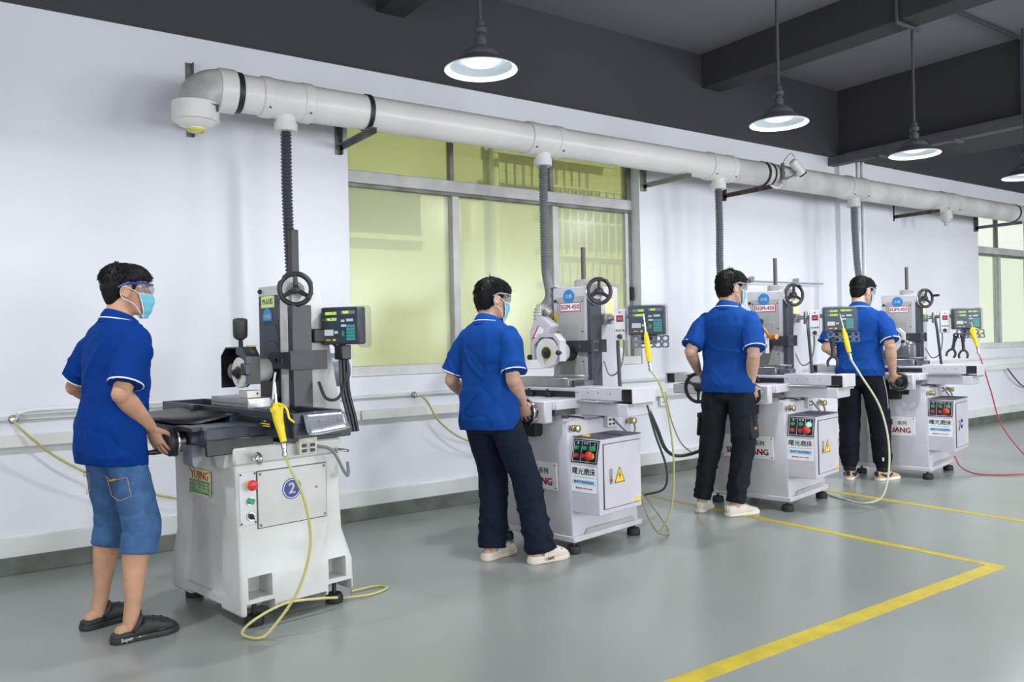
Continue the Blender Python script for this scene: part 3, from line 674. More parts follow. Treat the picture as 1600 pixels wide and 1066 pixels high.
    MB().cyl((-.19, .62, .90), (.16, .62, .90), .02, n=14).build('shaft', steel, hw)
    # table
    MB().box(.165, .40, -.30, 1.06, .825, .902, .006).build('table_base', gB, t)
    tb = MB().box(.17, .385, -.25, 1.05, .916, .985, .004).build('table', gB, t)
    MB().box(.13, .40, -.22, .75, .903, .916, .002).build('table_lip', steel, tb)
    MB().box(.160, .172, .10, .80, .930, .966, .002).build('stop_rail', blk, tb)
    for v in (.30, .46): MB().box(.135, .165, v - .02, v + .02, .915, .955, .004).cyl((.15, v, .95), (.13, v, .975), .008, n=8).build('stop_dog', blk, tb)
    MB().box(.17, .30, -.235, .10, .985, .997, .002).build('cover_strip', gW, tb); screws(tb, frame((.17, -.0, .96), (0, -1, 0), (0, 0, 1)), ((-.08, 0), (0, 0), (.08, 0), (.17, 0)), .004, blk)
    for v0, v1 in ((-.345, -.335), (1.12, 1.13)):
        MB().box(.16, .385, v0, v1, .905, .995, .002).build('end_cover', gW, tb)
    MB().box(.162, .383, -.335, -.25, .988, .995, .001).box(.162, .383, 1.05, 1.12, .988, .995, .001).build('end_cover_top', gW, tb)
    MB().box(.18, .37, -.33, -.25, .92, .985).build('end_gap', blk, tb); MB().box(.18, .37, 1.05, 1.12, .92, .985).build('end_gap', blk, tb)
    MB().box(.17, .37, -.34, -.24, .888, .902, .002).build('drip_plate', gP, tb)
    ck = MB().box(.20, .36, .18, .66, .986, 1.045, .003).build('magnetic_chuck', steel, t)
    for i in range(14): MB().box(.205, .355, .20 + i * .032, .203 + i * .032, 1.0448, 1.0458).build('chuck_strip', dsteel if i % 2 else gold, ck)
    MB().box(.24, .33, .08, .17, .986, 1.03, .003).build('stop_block', dsteel, t); MB().box(.26, .31, .10, .36, 1.046, 1.062, .003).build('work_bar', steel, t)
    # column
    co = MB().box(.48, .80, .23, .545, .83, 1.64, .008).build('column', gB, t)
    MB().box(.474, .482, .27, .505, .90, 1.575, .002).build('column_panel', gP, co)
    MB().box(.470, .475, .31, .455, 1.00, 1.39, .002).build('panel_step', mat('grinder_panel_grey2', (164, 164, 162), .5, var=.06), co)
    for z in (1.16, 1.26): MB(FRONT(.4705, .3825, z)).tube([(.06 * cos(a), .05 * sin(a), 0) for a in np.linspace(0, pi, 13)], .0022, 6).build('panel_arc', gP, co)
    screws(co, FRONT(.474, .3875, 1.24), [(x, y) for x in (-.105, .105) for y in (-.3, -.1, .1, .3)], .006, blk)
    MB(FRONT(.48, .52, 1.55)).lathe([(0, 0), (.012, 0), (.012, .004), (0, .005)], n=14).build('plug', blk, co)
    MB(FRONT(.474, .385, 1.505)).box(-.088, .088, -.030, .030, 0, .002).build('model_plate', inkR, co)
    MB(FRONT(.472, .385, 1.505)).box(-.083, .083, -.025, .025, 0, .0015).build('model_plate_face', wht, co)
    text('SGM-450', .044, FRONT(.4695, .385, 1.504), inkR, co, bold=.0016, sx=.95)
    disc(co, 'inspection_sticker', FRONT(.4725, .395, 1.575), .048, .002, stB, 28); text('合格', .03, FRONT(.470, .395, 1.575), inkW, co, bold=.0006)
    if variant != 4:
        MB(FRONT(.48, .522, 1.38)).box(-.016, .016, -.09, .09, 0, .0015).build('caution_strip', yelS, co)
        MB(FRONT(.478, .522, 1.41)).prism([(-.010, -.008), (.010, -.008), (0, .010)], 'z', 0, .001).build('caution_mark', inkK, co); MB(FRONT(.478, .522, 1.35)).box(-.008, .008, -.012, .006, 0, .001).build('caution_mark', inkK, co)
    MB(SIDE(.70, .23, 1.52)).box(-.05, .05, -.09, .05, 0, .0015).build('yellow_notice', mat('notice_yellow', (232, 222, 160), .5), co); MB(SIDE(.70, .2285, 1.545)).box(-.045, .045, .02, .024, 0, .001).build('notice_rule', inkR, co)
    MB().lathe([(0, 0), (.062, 0), (.062, .04), (.052, .048), (.02, .05), (0, .05)], (.56, .335, 1.64), n=24).build('screw_collar', gP, co)
    MB().cyl((.56, .335, 1.68), (.56, .335, 1.905), .0155, n=14).build('screw_rod', mat('screw_rod', (86, 78, 80), .4, .4), co)
    # elevating wheel at the top corner
    MB().cyl((.57, .30, 1.60), (.515, .185, 1.60), .062, .05, n=24).build('wheel_housing', gB, co)
    handwheel(t, (.50, .155, 1.60), (-.5, -.866, 0), .090, .012, 3, 1.57 if variant != 4 else 1.4, chrome, .3 if variant == 4 else 1.0, knob_len=.085 if variant == 4 else .03)
    # scale rail and plate
    rl = MB().box(.465, .575, .200, .236, .95, 1.57, .003).build('scale_rail', mat('rail_dark', (66, 70, 76), .45), t)
    pt = MB().box(.440, .60, .180, .199, 1.20, 1.285, .002).build('scale_bracket', mat('bracket_dark', (54, 58, 64), .45), t)
    for i, v in enumerate((.30, .36)): MB().holecell((.452, v, 1.242), (0, -1, 0), (0, 0, 1), .03, .038, .016, -.008).build('bracket_web', MATS['bracket_dark'], pt)
    for a, b in ((.195, .27), (.39, .43)): MB().box(.452, .46, a, b, 1.204, 1.28, .001).build('bracket_plate', MATS['bracket_dark'], pt)
    for a, b in ((.47, 1.215), (.50, 1.215), (.47, 1.27), (.50, 1.27)): MB(SIDE(a, .18, b)).lathe([(0, 0), (.006, 0), (.006, .003), (0, .003)], n=8).build('bolt', steel, pt)
    # wheel head
    sp = (.385, 1.205)
    hd = MB().lathe([(.058, 0), (.060, .004), (.060, .09), (.052, .10), (.052, .13)], (.48, sp[0], sp[1]), (-1, 0, 0), 32).build('spindle_housing', blk, t)
    MB().lathe([(0, 0), (.062, 0), (.064, .005), (.064, .085), (.055, .09), (0, .09)], (.39, sp[0], sp[1]), (-1, 0, 0), 32).build('spindle_nose', gW, hd)
    gd = MB(FRONT(.285, sp[0], sp[1]))
    gp = [(-.118, -.04), (-.118, .06), (-.06, .118), (.07, .118), (.125, .07), (.125, -.055), (.09, -.055)]
    gd.prism([(-.118, -.04), (-.118, .06), (-.06, .118), (.07, .118), (.114, .076), (.114, -.055), (.03, -.055), (-.03, -.04)], 'z', 0, .008)
    gd.prism([(-.122, -.04), (-.122, .062), (-.062, .124), (.072, .124), (.118, .078), (.118, -.055), (.10, -.055), (.10, .055), (.06, .10), (-.05, .10), (-.108, .05), (-.108, -.04)], 'z', .0, .062)
    gd_o = gd.build('wheel_guard', gB, t)
    MB(FRONT(.24, sp[0] - .115, sp[1] - .0)).lathe([(0, 0), (.007, 0), (.007, .014), (.016, .016), (.016, .036), (.012, .04), (0, .04)], n=10).build('guard_knob', blk, gd_o)
    st = MB().lathe([(.02, 0), (.093, 0), (.096, .003), (.096, .027), (.093, .03), (.02, .03)], (.258, sp[0], sp[1]), (-1, 0, 0), 48).build('grinding_wheel', stone, t)
    MB().lathe([(0, .028), (.044, .028), (.044, .031), (0, .0312)], (.258, sp[0], sp[1]), (-1, 0, 0), 32).build('label_ring', yring, st)
    MB().lathe([(0, .03), (.037, .03), (.037, .038), (.026, .042), (.026, .05), (.012, .052), (.012, .064), (0, .064)], (.258, sp[0], sp[1]), (-1, 0, 0), 24).build('flange', mat('flange_dark', (70, 72, 76), .35, .6), st)
    # motor behind
    MB().lathe([(0, 0), (.085, 0), (.09, .01), (.09, .15), (.08, .17), (0, .17)], (.80, .39, 1.16), (1, 0, 0), 32).build('motor', gW, t)
    # readout arm
    MB().box(.60, .68, .185, .235, 1.385, 1.455, .006).build('arm_clamp', gP, t)
    am = MB().tube([(.64, .20, 1.42), (.66, .13, 1.425), (.64, .10, 1.43), (.60, -.02, 1.43), (.60, -.17, 1.42)], .016, 10).build('readout_arm', steel, t)
    MB().cyl((.66, .13, 1.37), (.66, .13, 1.47), .022, n=14).build('arm_joint', nickel, am)
    readout(t, (.545, -.18, 1.40), rad(30), W=.228, H=.185, bag=True, digits=(('1205', '0.8427', 'R05') if variant == 2 else ('52.001', '24.005', 'R051203') if variant == 3 else ('46.010', '0.002', '001 220')))
    inverter(t, (.50, -.005, 1.375), rad(25))
    MB().tube(spline([(.65, .12, 1.42), (.60, .09, 1.30), (.58, .07, 1.15), (.56, .05, 1.0), (.56, .04, .95)], 6), .012, 8).build('cable_bundle', cabM, t)
    MB().tube(spline([(.58, .19, 1.14), (.56, .13, 1.05), (.58, .07, 1.08), (.61, .05, 1.2), (.62, .06, 1.38)], 8), .006, 8).build('cable', mat('cable_grey', (120, 120, 122), .4), t)
    MB().tube(spline([(.42, -.0, .78), (.50, -.03, .70), (.58, -.03, .66), (.63, -.01, .72), (.63, .05, .80)], 8), .007, 8).build('cable', MATS['cable_grey'], t)
    return t
def variant_m2(t):
    # dust hood with flexible aluminium spout, coolant pipe
    hd = MB(FRONT(.30, .40, 1.205))
    hd.prism([(-.185, -.045), (-.115, -.02), (-.070, .073), (.004, .166), (.006, .182), (-.09, .243), (-.15, .215), (-.19, .14)], 'z', -.07, .012)
    h = hd.build('dust_hood', gB, t); bevel(h, .005, 1)
    Ml = FRONT(.2875, .40 + .108, 1.205 + .118) @ Matrix.Rotation(rad(-33), 4, 'Z')
    MB(Ml).box(-.024, .026, -.055, .055, 0, .0015).build('hood_label', wht, h); MB(Ml).box(-.033, -.026, -.055, .055, 0, .002).build('hood_label_stripe', inkR, h)
    MB(Ml).prism([(-.03, -.06), (-.012, -.03), (-.022, -.03), (-.03, -.045)], 'z', .001, .002).build('hood_label_mark', inkR, h)
    MB(FRONT(.287, .565, 1.175)).lathe([(0, 0), (.007, 0), (.007, .012), (.018, .014), (.018, .034), (0, .036)], n=12).build('hood_knob', blk, h)
    q = spline([(.33, .535, 1.38), (.335, .55, 1.45), (.35, .548, 1.50), (.375, .525, 1.50), (.40, .505, 1.465)], 12)
    MB().tube(q, [.030 + (.004 if i % 4 < 2 else -.003) for i in range(len(q))], 18).build('spout', mat('aluminium_flex', (204, 200, 196), .3, .6), h)
    MB().cyl((.56, .60, 1.05), (.56, .60, 1.62), .014, n=12).build('coolant_pipe', whiteM, t)
    MB().lathe([(.024, 0), (.026, .01), (.026, .03), (.020, .032), (.020, .05), (.026, .052), (.026, .07), (.012, .074)], (.56, .60, 1.58), n=16).build('pipe_union', dsteel, t)
    MB().tube(spline([(.53, .585, 1.58), (.53, .585, 1.40), (.52, .57, 1.28), (.48, .56, 1.20)], 6), .012, 10).build('coolant_hose', mat('coolant_hose', (84, 88, 94), .5), t)
def variant_m3(t):
    orange = mat('anodised_orange', (206, 130, 50), .3, .6)
    j = V(.25, .245, 1.275)
    a1 = MB().tube([j, j + V(-.0, .06, .08)], .010, 10).build('indicator_arm', orange, t); MB().tube([j + V(0, .06, .08), j + V(-.0, .09, .12)], .009, 10).build('arm_sleeve', chrome, a1)
    MB().tube([j + V(0, .09, .12), j + V(0, .14, .18)], .008, 10).build('arm_tip', blk, a1); MB().tube([j + V(0, .14, .18), j + V(0, .20, .26)], [.008, .003], 10).build('indicator_stem', chrome, a1)
    a2 = MB().tube([j, j + V(0, .08, .022)], .010, 10).build('indicator_arm', orange, t); MB().tube([j + V(0, .08, .022), j + V(0, .15, .045)], .010, 10).build('arm_sleeve', chrome, a2)
    MB().lathe([(0, -.03), (.018, -.03), (.018, -.022), (.014, -.02), (.014, .02), (.020, .022), (.020, .03), (0, .03)], j + V(0, -.03, 0), (-.3, -1, 0), 18).build('joint_knob', orange, a2)
    disc(t, 'dial_gauge', FRONT(.465, .42, 1.40), .022, .02, blk)
def variant_m4(t):
    # folded black way cover, vise, indicator arms
    MB().prism([(-.02, .74), (.10, .865), (-.085, .865)], 'y', .16, .40).build('folded_way_cover', rubM, t)
    b = MB().box(.22, .34, .22, .50, 1.046, 1.075, .003).build('vise', dsteel, t)
    MB().box(.22, .34, .22, .27, 1.075, 1.17, .003).build('vise_jaw', steel, b); MB().box(.22, .34, .42, .50, 1.075, 1.12, .003).build('vise_jaw', dsteel, b)
    j = V(.30, .26, 1.20)
    a = MB().tube([j, j + V(0, .07, .08)], .009, 8).build('indicator_arm', blk, t); MB().tube([j + V(0, .07, .08), j + V(0, .13, .155)], .009, 8).build('arm_sleeve', steel, a)
    MB().sphere(j, .018).build('arm_joint', chrome, a); MB().tube([j, j + V(-.02, .07, .01)], .010, 8).build('indicator_arm', blk, t)
    MB().sphere(j + V(-.02, -.03, -.01), .02).build('arm_joint', chrome, a)
M2 = grinder_b(3.065, 3.785, 10.5, 'grey surface grinder with dust hood and silver spout beside the green window', 2); variant_m2(M2)
M3 = grinder_b(5.02, 3.698, 12, 'grey surface grinder with orange indicator arms, worked by the man in cargo trousers', 3); variant_m3(M3)
M4 = grinder_b(7.016, 3.723, 12, 'farthest grey surface grinder, its electric box bearing a round navy sticker', 4); variant_m4(M4)
# ---------------------------------------------------------------- the cream grinder
M1A = 10.0
t = thing('surface_grinder', 'cream and black surface grinder with a round blue number two sticker', 'grinding machine', (1.09, 3.717, 0), rad(M1A), 'surface grinders along the wall')
G1 = t
def ring4(u0, u1, v0, v1, z): return [(u0, v0, z), (u1, v0, z), (u1, v1, z), (u0, v1, z)]
mb = MB(); lv = [ring4(0, .60, 0, .76, .06), ring4(0, .597, .004, .756, .22), ring4(.012, .562, .038, .722, .37), ring4(.0, .55, .045, .705, .815)]
vs = sum(lv, []); fs = [(3, 2, 1, 0), (12, 13, 14, 15)]
for k in range(3):
    for i in range(4): fs.append((k * 4 + i, k * 4 + (i + 1) % 4, k * 4 + 4 + (i + 1) % 4, k * 4 + 4 + i))
mb.add(vs, fs); cab = mb.build('cabinet', cream, t); bevel(cab, .016, 3, 20)
ct = MB()
ct.box(.035, .155, -.1, .13, .135, .235); ct.box(.455, .555, -.1, .13, .135, .235)
ct.box(.025, .165, -.1, .13, .0, .115); ct.box(.45, .585, -.1, .13, .0, .115)
ct.box(.18, .44, -.1, .9, .0, .085); ct.box(-.1, .13, .20, .56, .0, .085)
cut(cab, ct)
c2 = MB(); c2.hexa([(-.05, .16, .12), (.022, .16, .12), (.022, .60, .12), (-.05, .60, .12), (-.05, .24, .545), (.022, .24, .545), (.022, .53, .545), (-.05, .53, .545)]); cut(cab, c2)
feet(t, ((.09, .06), (.52, .06), (.09, .70), (.52, .70)), .08)
MB().box(-.008, .558, .028, .06, .745, .825, .01).build('top_rail', cream, cab)
MB().box(.0, .55, .06, .69, .80, .835, .006).build('deck', cream, cab)
MB().prism([(.06, .83), (.21, .83), (.20, .80), (.16, .735), (.09, .735)], 'x', -.03, .03).build('front_lug', cream, cab)
# side door, control strip
Ms = frame((.29, .040, .575), (1, 0, 0), (0, .01, 1))
MB(Ms).box(-.186, .186, -.134, .134, -.012, .001).build('door_gap', mat('oily_gap', (96, 90, 60), .6, var=.4, vscale=10), cab)
dr = MB(Ms).box(-.182, .182, -.130, .130, -.01, .006, .002).build('door', cream, cab)
screws(cab, Ms @ Matrix.Translation((0, 0, .006)), ((-.17, .118), (.17, .118), (-.17, -.118), (.17, -.118)), .007)
MB(Ms @ Matrix.Translation((.125, .02, .006))).lathe([(0, 0), (.007, 0), (.006, .003), (0, .003)], n=10).build('lock', dsteel, cab)
disc(cab, 'number_sticker', Ms @ Matrix.Translation((-.008, .03, .0062)), .050, .001, navyS, 36)
MB(Ms @ Matrix.Translation((-.008, .03, .0072))).lathe([(.042, 0), (.045, 0), (.045, .0006), (.042, .0006), (.042, 0)], n=36).build('sticker_ring', inkW, cab)
text('2', .072, Ms @ Matrix.Translation((-.008, .030, .0078)), inkW, cab, bold=.003)
Mc = frame((.058, .042, .590), (1, 0, 0), (0, .01, 1))
MB(Mc).box(-.040, .040, -.122, .122, 0, .010, .002).build('control_strip', gW, cab)
screws(cab, Mc @ Matrix.Translation((0, 0, .01)), ((-.034, .112), (.034, .112), (-.034, -.112), (.034, -.112)), .005, blk)
mushroom(cab, Mc @ Matrix.Translation((.01, .062, .01)), .024); button(cab, Mc @ Matrix.Translation((.01, -.012, .01)), .015, .02, grnM, chrome)
MB(Mc @ Matrix.Translation((.01, -.082, .01))).lathe([(0, 0), (.019, 0), (.019, .007), (0, .007)], n=20).build('collar', chrome, cab)
MB(Mc @ Matrix.Translation((.01, -.082, .016)) @ Matrix.Rotation(.6, 4, 'Z')).lathe([(0, 0), (.014, 0), (.014, .006), (0, .006)], n=18).box(-.004, .004, -.015, .015, .004, .018, .002).build('selector', blk, cab)
# maker's plate on the front
Mp = frame((-.004, .395, .635), (0, -1, 0), (.02, 0, 1))
MB(Mp).box(-.115, .115, -.062, .062, 0, .003, .001).build('maker_plate', mat('plate_cream', (232, 218, 150), .45), cab)
MB(Mp).box(-.110, .110, -.054, .010, .003, .004).build('plate_green', mat('plate_green', (38, 138, 90), .45), cab)
text('YUJING', .056, Mp @ Matrix.Translation((0, .033, .0035)), mat('print_orange_red', (214, 84, 44), .5), cab, bold=.002, sx=1.04)
text('宇精志宏', .053, Mp @ Matrix.Translation((0, -.024, .0045)), mat('print_cream', (236, 232, 190), .5), cab, bold=.0014, sx=1.0)
screws(cab, Mp @ Matrix.Translation((0, 0, .003)), ((-.11, .057), (.11, .057), (-.11, -.057), (.11, -.057)), .005, blk)
# lifting eyes, outlet block and cable
for u, z in ((.085, .775), (.535, .765)):
    eb = MB().cyl((u, .03, z), (u, .005, z), .012, n=12).build('lifting_eye', chrome, cab); MB().torus((u, -.02, z), (1, 0, .15) if u < .3 else (.2, 0, 1), .024, .008, 28, 8).build('eye_ring', chrome, eb)
ob = MB().box(.30, .40, -.01, .03, .765, .85, .004).build('outlet_block', mat('outlet_beige', (220, 214, 200), .5, var=.2, vscale=30), cab)
for a, b in ((.315, .775), (.36, .775), (.315, .80), (.36, .80)): MB().box(a, a + .025, -.014, -.008, b, b + .016, .002).build('socket', blk, ob)
MB().tube(spline([(.40, .0, .80), (.47, -.03, .77), (.53, -.04, .66), (.565, -.02, .64), (.575, .0, .70)], 8), .008, 8).build('cable', MATS['cable_grey'], t)
# saddle
sd = MB().box(-.125, .55, .06, .62, .838, .925, .008).build('saddle', navy, t)
MB().box(-.127, .20, .045, .062, .80, .872, .004).build('saddle_guard', blk, sd); MB().box(.22, .60, .0, .062, .83, .872, .004).build('saddle_guard', blk, sd)
MB().box(-.17, -.12, .10, .62, .91, .93, .003).build('saddle_edge', blk, sd)
MB().prism([(-.15, .845), (-.11, .845), (-.11, .78), (-.135, .745), (-.15, .76)], 'y', .14, .24).build('drip_guard', mat('drip_guard', (110, 112, 118), .4, .3), t)
fb = MB()
fb.add([(-.17, .30, .945), (-.17, .95, .945), (.17, .30, .965), (.17, .95, .965), (-.05, .30, .93), (-.05, .95, .952)], [(0, 1, 5, 4), (4, 5, 3, 2)])
fo = fb.build('rubber_way_cover', blk, t); md = fo.modifiers.new('s', 'SOLIDIFY'); md.thickness = .006
MB().box(-.05, .17, .62, 1.0, .86, .93, .006).build('side_box', navy, t)
# cross feed wheel with graduated silver dial
MB().cyl((-.11, .30, .855), (-.15, .30, .855), .022, n=16).build('shaft', blk, t)
MB().lathe([(0, 0), (.066, 0), (.070, .003), (.070, .030), (.066, .034), (0, .034)], (-.135, .30, .855), (-1, 0, 0), 40).build('feed_dial', chrome, t)
hw = MB().lathe([(0, 0), (.066, 0), (.066, .02), (.058, .028), (.02, .022), (0, .022)], (-.169, .30, .855), (-1, 0, 0), 36).build('handwheel', blk, t)
MB().lathe([(0, 0), (.007, 0), (.007, .01), (.011, .012), (.013, .06), (.010, .085), (0, .086)], (-.185, .335, .812), (-1, .0, 0), 16).build('crank_handle', blk, hw)
for a in range(3): MB().cyl((-.19, .30 + .035 * cos(a * 2.1), .855 + .035 * sin(a * 2.1)), (-.1945, .30 + .035 * cos(a * 2.1), .855 + .035 * sin(a * 2.1)), .009, n=12).build('dimple', dsteel, hw)
hw2 = handwheel(t, (-.22, .88, .89), (-1, 0, 0), .105, .012, 3, .5, None, 2.2)
MB().cyl((-.22, .88, .89), (.17, .88, .89), .02, n=12).build('shaft', steel, hw2)
# table as an open tray
tb = MB().box(.16, .41, -.205, 1.22, .868, .945, .005).build('table', navy, t)
for a in ((.155, .172, -.21, 1.225), (.395, .412, -.21, 1.225)): MB().box(a[0], a[1], a[2], a[3], .935, .985, .003).build('tray_wall', navy, tb)
MB().box(.155, .412, 1.21, 1.225, .935, .985, .003).build('tray_wall', navy, tb); MB().box(.155, .41, -.212, -.198, .935, .985, .003).build('tray_wall', navy, tb)
MB().box(.147, .157, .10, .80, .925, .955, .002).build('stop_rail', blk, tb); MB().box(.125, .157, .74, .80, .90, .985, .004).build('stop_dog', navy, tb); MB().box(.11, .157, .30, .36, .895, .96, .004).build('stop_dog', navy, tb)
MB(FRONT(.155, .0, .925)).box(-.10, .02, -.022, .022, 0, .0015).build('table_label', panK, tb)
for k, (y_, w_) in enumerate(((.012, .02), (.0, .09), (-.01, .09))): MB(FRONT(.1538, .04, .925)).box(-.0 - w_ / 2, w_ / 2, y_ - .0025, y_ + .0025, 0, .0008).build('label_print', yelS, tb)
# chequer-plate flap on the near end
cp = MB(); N = 9; pr = [(0, .005), (.012, .0), (.02, -.02), (.03, -.05), (.045, -.075), (.06, -.085)]
vs = []; fs = []
for i in range(N):
    u = .20 + (.42 - .20) * i / (N - 1); sag = 1 - .25 * abs(i / (N - 1) - .2)
    for d, z in pr: vs.append((u + .0, -.213 - d * 1.0, .972 + z * sag))
K = len(pr)
for i in range(N - 1):
    for j in range(K - 1): fs.append((i * K + j, (i + 1) * K + j, (i + 1) * K + j + 1, i * K + j + 1))
cp.add(vs, fs); c = cp.build('end_flap', mat('chequer_plate', (150, 152, 156), .35, .7), tb, smooth=60); md = c.modifiers.new('s', 'SOLIDIFY'); md.thickness = .004
for i in range(4):
    for j in range(2):
        x = .225 + i * .05; s_ = 1 if (i + j) % 2 else -1; y = -.236 - .014 * j; z = .945 - .038 * j
        MB(Matrix.Translation((x, y - .0035, z)) @ Matrix.Rotation(rad(-20), 4, 'X') @ Matrix.Rotation(rad(45 * s_), 4, 'Y')).sphere((0, 0, 0), (.012, .0025, .003), 10, 6).build('chequer_rib', MATS['chequer_plate'], c)
for u in (.235, .37): MB(SIDE(u, -.214, .965)).lathe([(0, 0), (.007, 0), (.007, .005), (0, .006)], n=10).build('bolt', blk, tb)
# chuck, vise block
ck = MB().box(.20, .36, .29, .70, .945, 1.03, .003).build('magnetic_chuck', steel, t)
MB().box(.196, .202, .30, .69, 1.0, 1.004).build('chuck_edge', dsteel, ck)
vb = MB().box(.215, .29, .33, .42, 1.03, 1.066, .002).build('work_block', mat('block_pinkish', (206, 196, 194), .4, .3), t); MB(SIDE(.27, .33, 1.05)).lathe([(0, 0), (.006, 0), (.006, .001), (0, .001)], n=12).build('bore', blk, vb)
MB().box(.23, .33, .12, .28, .945, .985, .004).box(.25, .31, .09, .16, .985, 1.01, .004).build('stop_block', dsteel, t)
MB().cyl((.30, .16, .99), (.30, .02, .965), .008, n=10).build('stop_lever', blk, t)
# column
co = MB().hexa([(.40, .205, .83), (.70, .205, .83), (.70, .55, .83), (.40, .55, .83), (.40, .205, 1.60), (.56, .205, 1.60), (.56, .55, 1.60), (.40, .55, 1.60)]).build('column', cream, t); bevel(co, .008, 2)
MB().box(.392, .402, .315, .528, .86, 1.55, .002).build('column_panel', navy, co)
MB().box(.389, .393, .325, .475, 1.00, 1.42, .002).build('panel_step', mat('navy_step', (44, 52, 62), .45), co)
for z in (1.18, 1.27, 1.36): MB(FRONT(.3885, .40, z)).tube([(.07 * cos(a), .045 * sin(a), 0) for a in np.linspace(pi * .05, pi * .6, 9)], .0028, 6).build('panel_arc', MATS['navy_step'], co)
screws(co, FRONT(.392, .42, 1.21), [(x, y) for x in (-.10, .10) for y in (-.3, 0, .3)], .006, blk)
MB().box(.385, .402, .22, .30, .90, 1.52, .004).build('way_cover', mat('way_cream', (216, 216, 210), .4, .1, var=.15, vscale=10), co)
MB(FRONT(.392, .43, 1.517)).box(-.068, .068, -.030, .030, 0, .002).build('model_plate', mat('plate_pale_yellow', (226, 226, 150), .5), co)
text('M-618S', .042, FRONT(.3895, .43, 1.517), mat('print_green', (60, 150, 90), .5), co, bold=.0016, sx=.85)
disc(co, 'inspection_sticker', FRONT(.391, .435, 1.437), .047, .002, stB, 28); text('合格', .03, FRONT(.3885, .435, 1.437), inkW, co, bold=.0006)
MB(FRONT(.400, .295, 1.36)).box(-.022, .022, -.085, .085, 0, .0015).build('caution_strip', mat('strip_navy', (40, 52, 84), .5), co)
MB(FRONT(.398, .295, 1.425)).prism([(-.016, -.012), (.016, -.012), (0, .014)], 'z', 0, .001).build('caution_mark', yelS, co); MB(FRONT(.398, .295, 1.385)).prism([(-.008, -.006), (.008, -.006), (0, .008)], 'z', 0, .001).build('arrow_mark', inkW, co); MB(FRONT(.398, .295, 1.325)).prism([(-.008, .006), (.008, .006), (0, -.008)], 'z', 0, .001).build('arrow_mark', inkW, co)
MB(FRONT(.40, .52, 1.575)).lathe([(0, 0), (.012, 0), (.012, .01), (.006, .016), (0, .016)], n=12).build('plug', blk, co)
MB().box(.50, .545, .37, .41, 1.59, 1.90, .003).build('screw_cover', blk, co)
MB().cyl((.46, .30, 1.60), (.42, .20, 1.565), .06, .045, n=24).build('wheel_housing', cream, co)
handwheel(t, (.40, .165, 1.568), (-.5, -.866, 0), .088, .012, 3, 1.57, chrome, -.55, knob_len=.03)
rl = MB().box(.375, .485, .160, .206, .90, 1.49, .003).build('scale_rail', mat('rail_black', (40, 42, 50), .4), t)
pt = MB().box(.35, .56, .140, .158, 1.165, 1.262, .002).build('scale_bracket', mat('bracket_black', (48, 47, 54), .45), t)
for i, v in enumerate((.235, .285)): MB().holecell((.352, v, 1.213), (0, -1, 0), (0, 0, 1), .025, .042, .014, -.008).build('bracket_web', MATS['rail_black'], pt)
for a, b in ((.15, .21), (.31, .37)): MB().box(.352, .36, a, b, 1.17, 1.256, .001).build('bracket_plate', MATS['rail_black'], pt)
for a in (.375, .41, .45, .49):
    for b in (1.178, 1.25): MB(SIDE(a, .14, b)).box(-.012, .012, -.004, .004, 0, .001).build('slot', blk, pt)
# wheel head with hood and lamp
sp = (.385, 1.165)
hd = MB().lathe([(.058, 0), (.060, .004), (.060, .06), (.05, .07)], (.40, sp[0], sp[1]), (-1, 0, 0), 32).build('spindle_housing', blk, t)
MB().lathe([(0, 0), (.055, 0), (.060, .008), (.060, .085), (.055, .09), (0, .09)], (.352, sp[0] - .012, sp[1]), (-1, 0, 0), 32).build('spindle_nose', cream, hd)
g = MB(FRONT(.262, sp[0], sp[1])); 
g.prism([(-.17, -.085), (-.17, .075), (-.12, .115), (.06, .115), (.10, .07), (.10, -.065), (.07, -.065), (.03, -.055), (-.03, -.085)], 'z', 0, .006)
g.prism([(-.175, -.088), (-.175, .077), (-.122, .12), (.062, .12), (.105, .072), (.105, -.065), (.099, -.065), (.099, .07), (.059, .114), (-.119, .114), (-.169, .074), (-.169, -.088)], 'z', 0, .07)
go = g.build('wheel_guard', blk, t)
MB(FRONT(.262, sp[0], sp[1])).prism([(-.0, .121), (.063, .121), (.107, .073), (.107, .0), (.10, .0), (.085, .06), (.0, .085)], 'z', .05, .074).build('guard_cover', navy, go)
MB(FRONT(.262, sp[0], sp[1])).box(.06, .11, -.02, .04, .05, .085, .006).build('guard_block', navy, go)
MB(FRONT(.1775, sp[0] - .085, sp[1] + .012)).lathe([(0, 0), (.009, 0), (.009, .002), (0, .002)], n=12).build('bore', blk, go)
MB(FRONT(.30, sp[0], sp[1])).box(.0, .04, .119, .128, .02, .06, .002).build('tape', mat('tape_yellow', (214, 196, 70), .6), go)
st = MB().lathe([(.015, 0), (.074, 0), (.077, .003), (.077, .022), (.074, .025), (.015, .025)], (.225, sp[0], sp[1] - .008), (-1, 0, 0), 48).build('grinding_wheel', stone, t)
MB().lathe([(0, .024), (.037, .024), (.037, .027), (0, .027)], (.225, sp[0], sp[1] - .008), (-1, 0, 0), 32).build('label_ring', yring, st)
MB().lathe([(0, .026), (.031, .026), (.031, .034), (.02, .04), (.02, .05), (.012, .052), (.012, .066), (0, .066)], (.225, sp[0], sp[1] - .008), (-1, 0, 0), 24).build('flange', MATS['flange_dark'], st)
lb_ = MB().tube([(.25, sp[0] + .07, sp[1] + .10), (.245, sp[0] + .062, sp[1] + .175)], [.012, .010], 10).build('lamp_stem', blk, t)
MB().lathe([(0, 0), (.020, 0), (.034, .012), (.036, .03), (.036, .10), (.033, .104), (.030, .10), (0, .095)], (.245, sp[0] + .064, sp[1] + .160), V(-.12, -.25, 1), 24).build('lamp_shade', mat('lamp_shade_black', (52, 52, 56), .55), lb_)
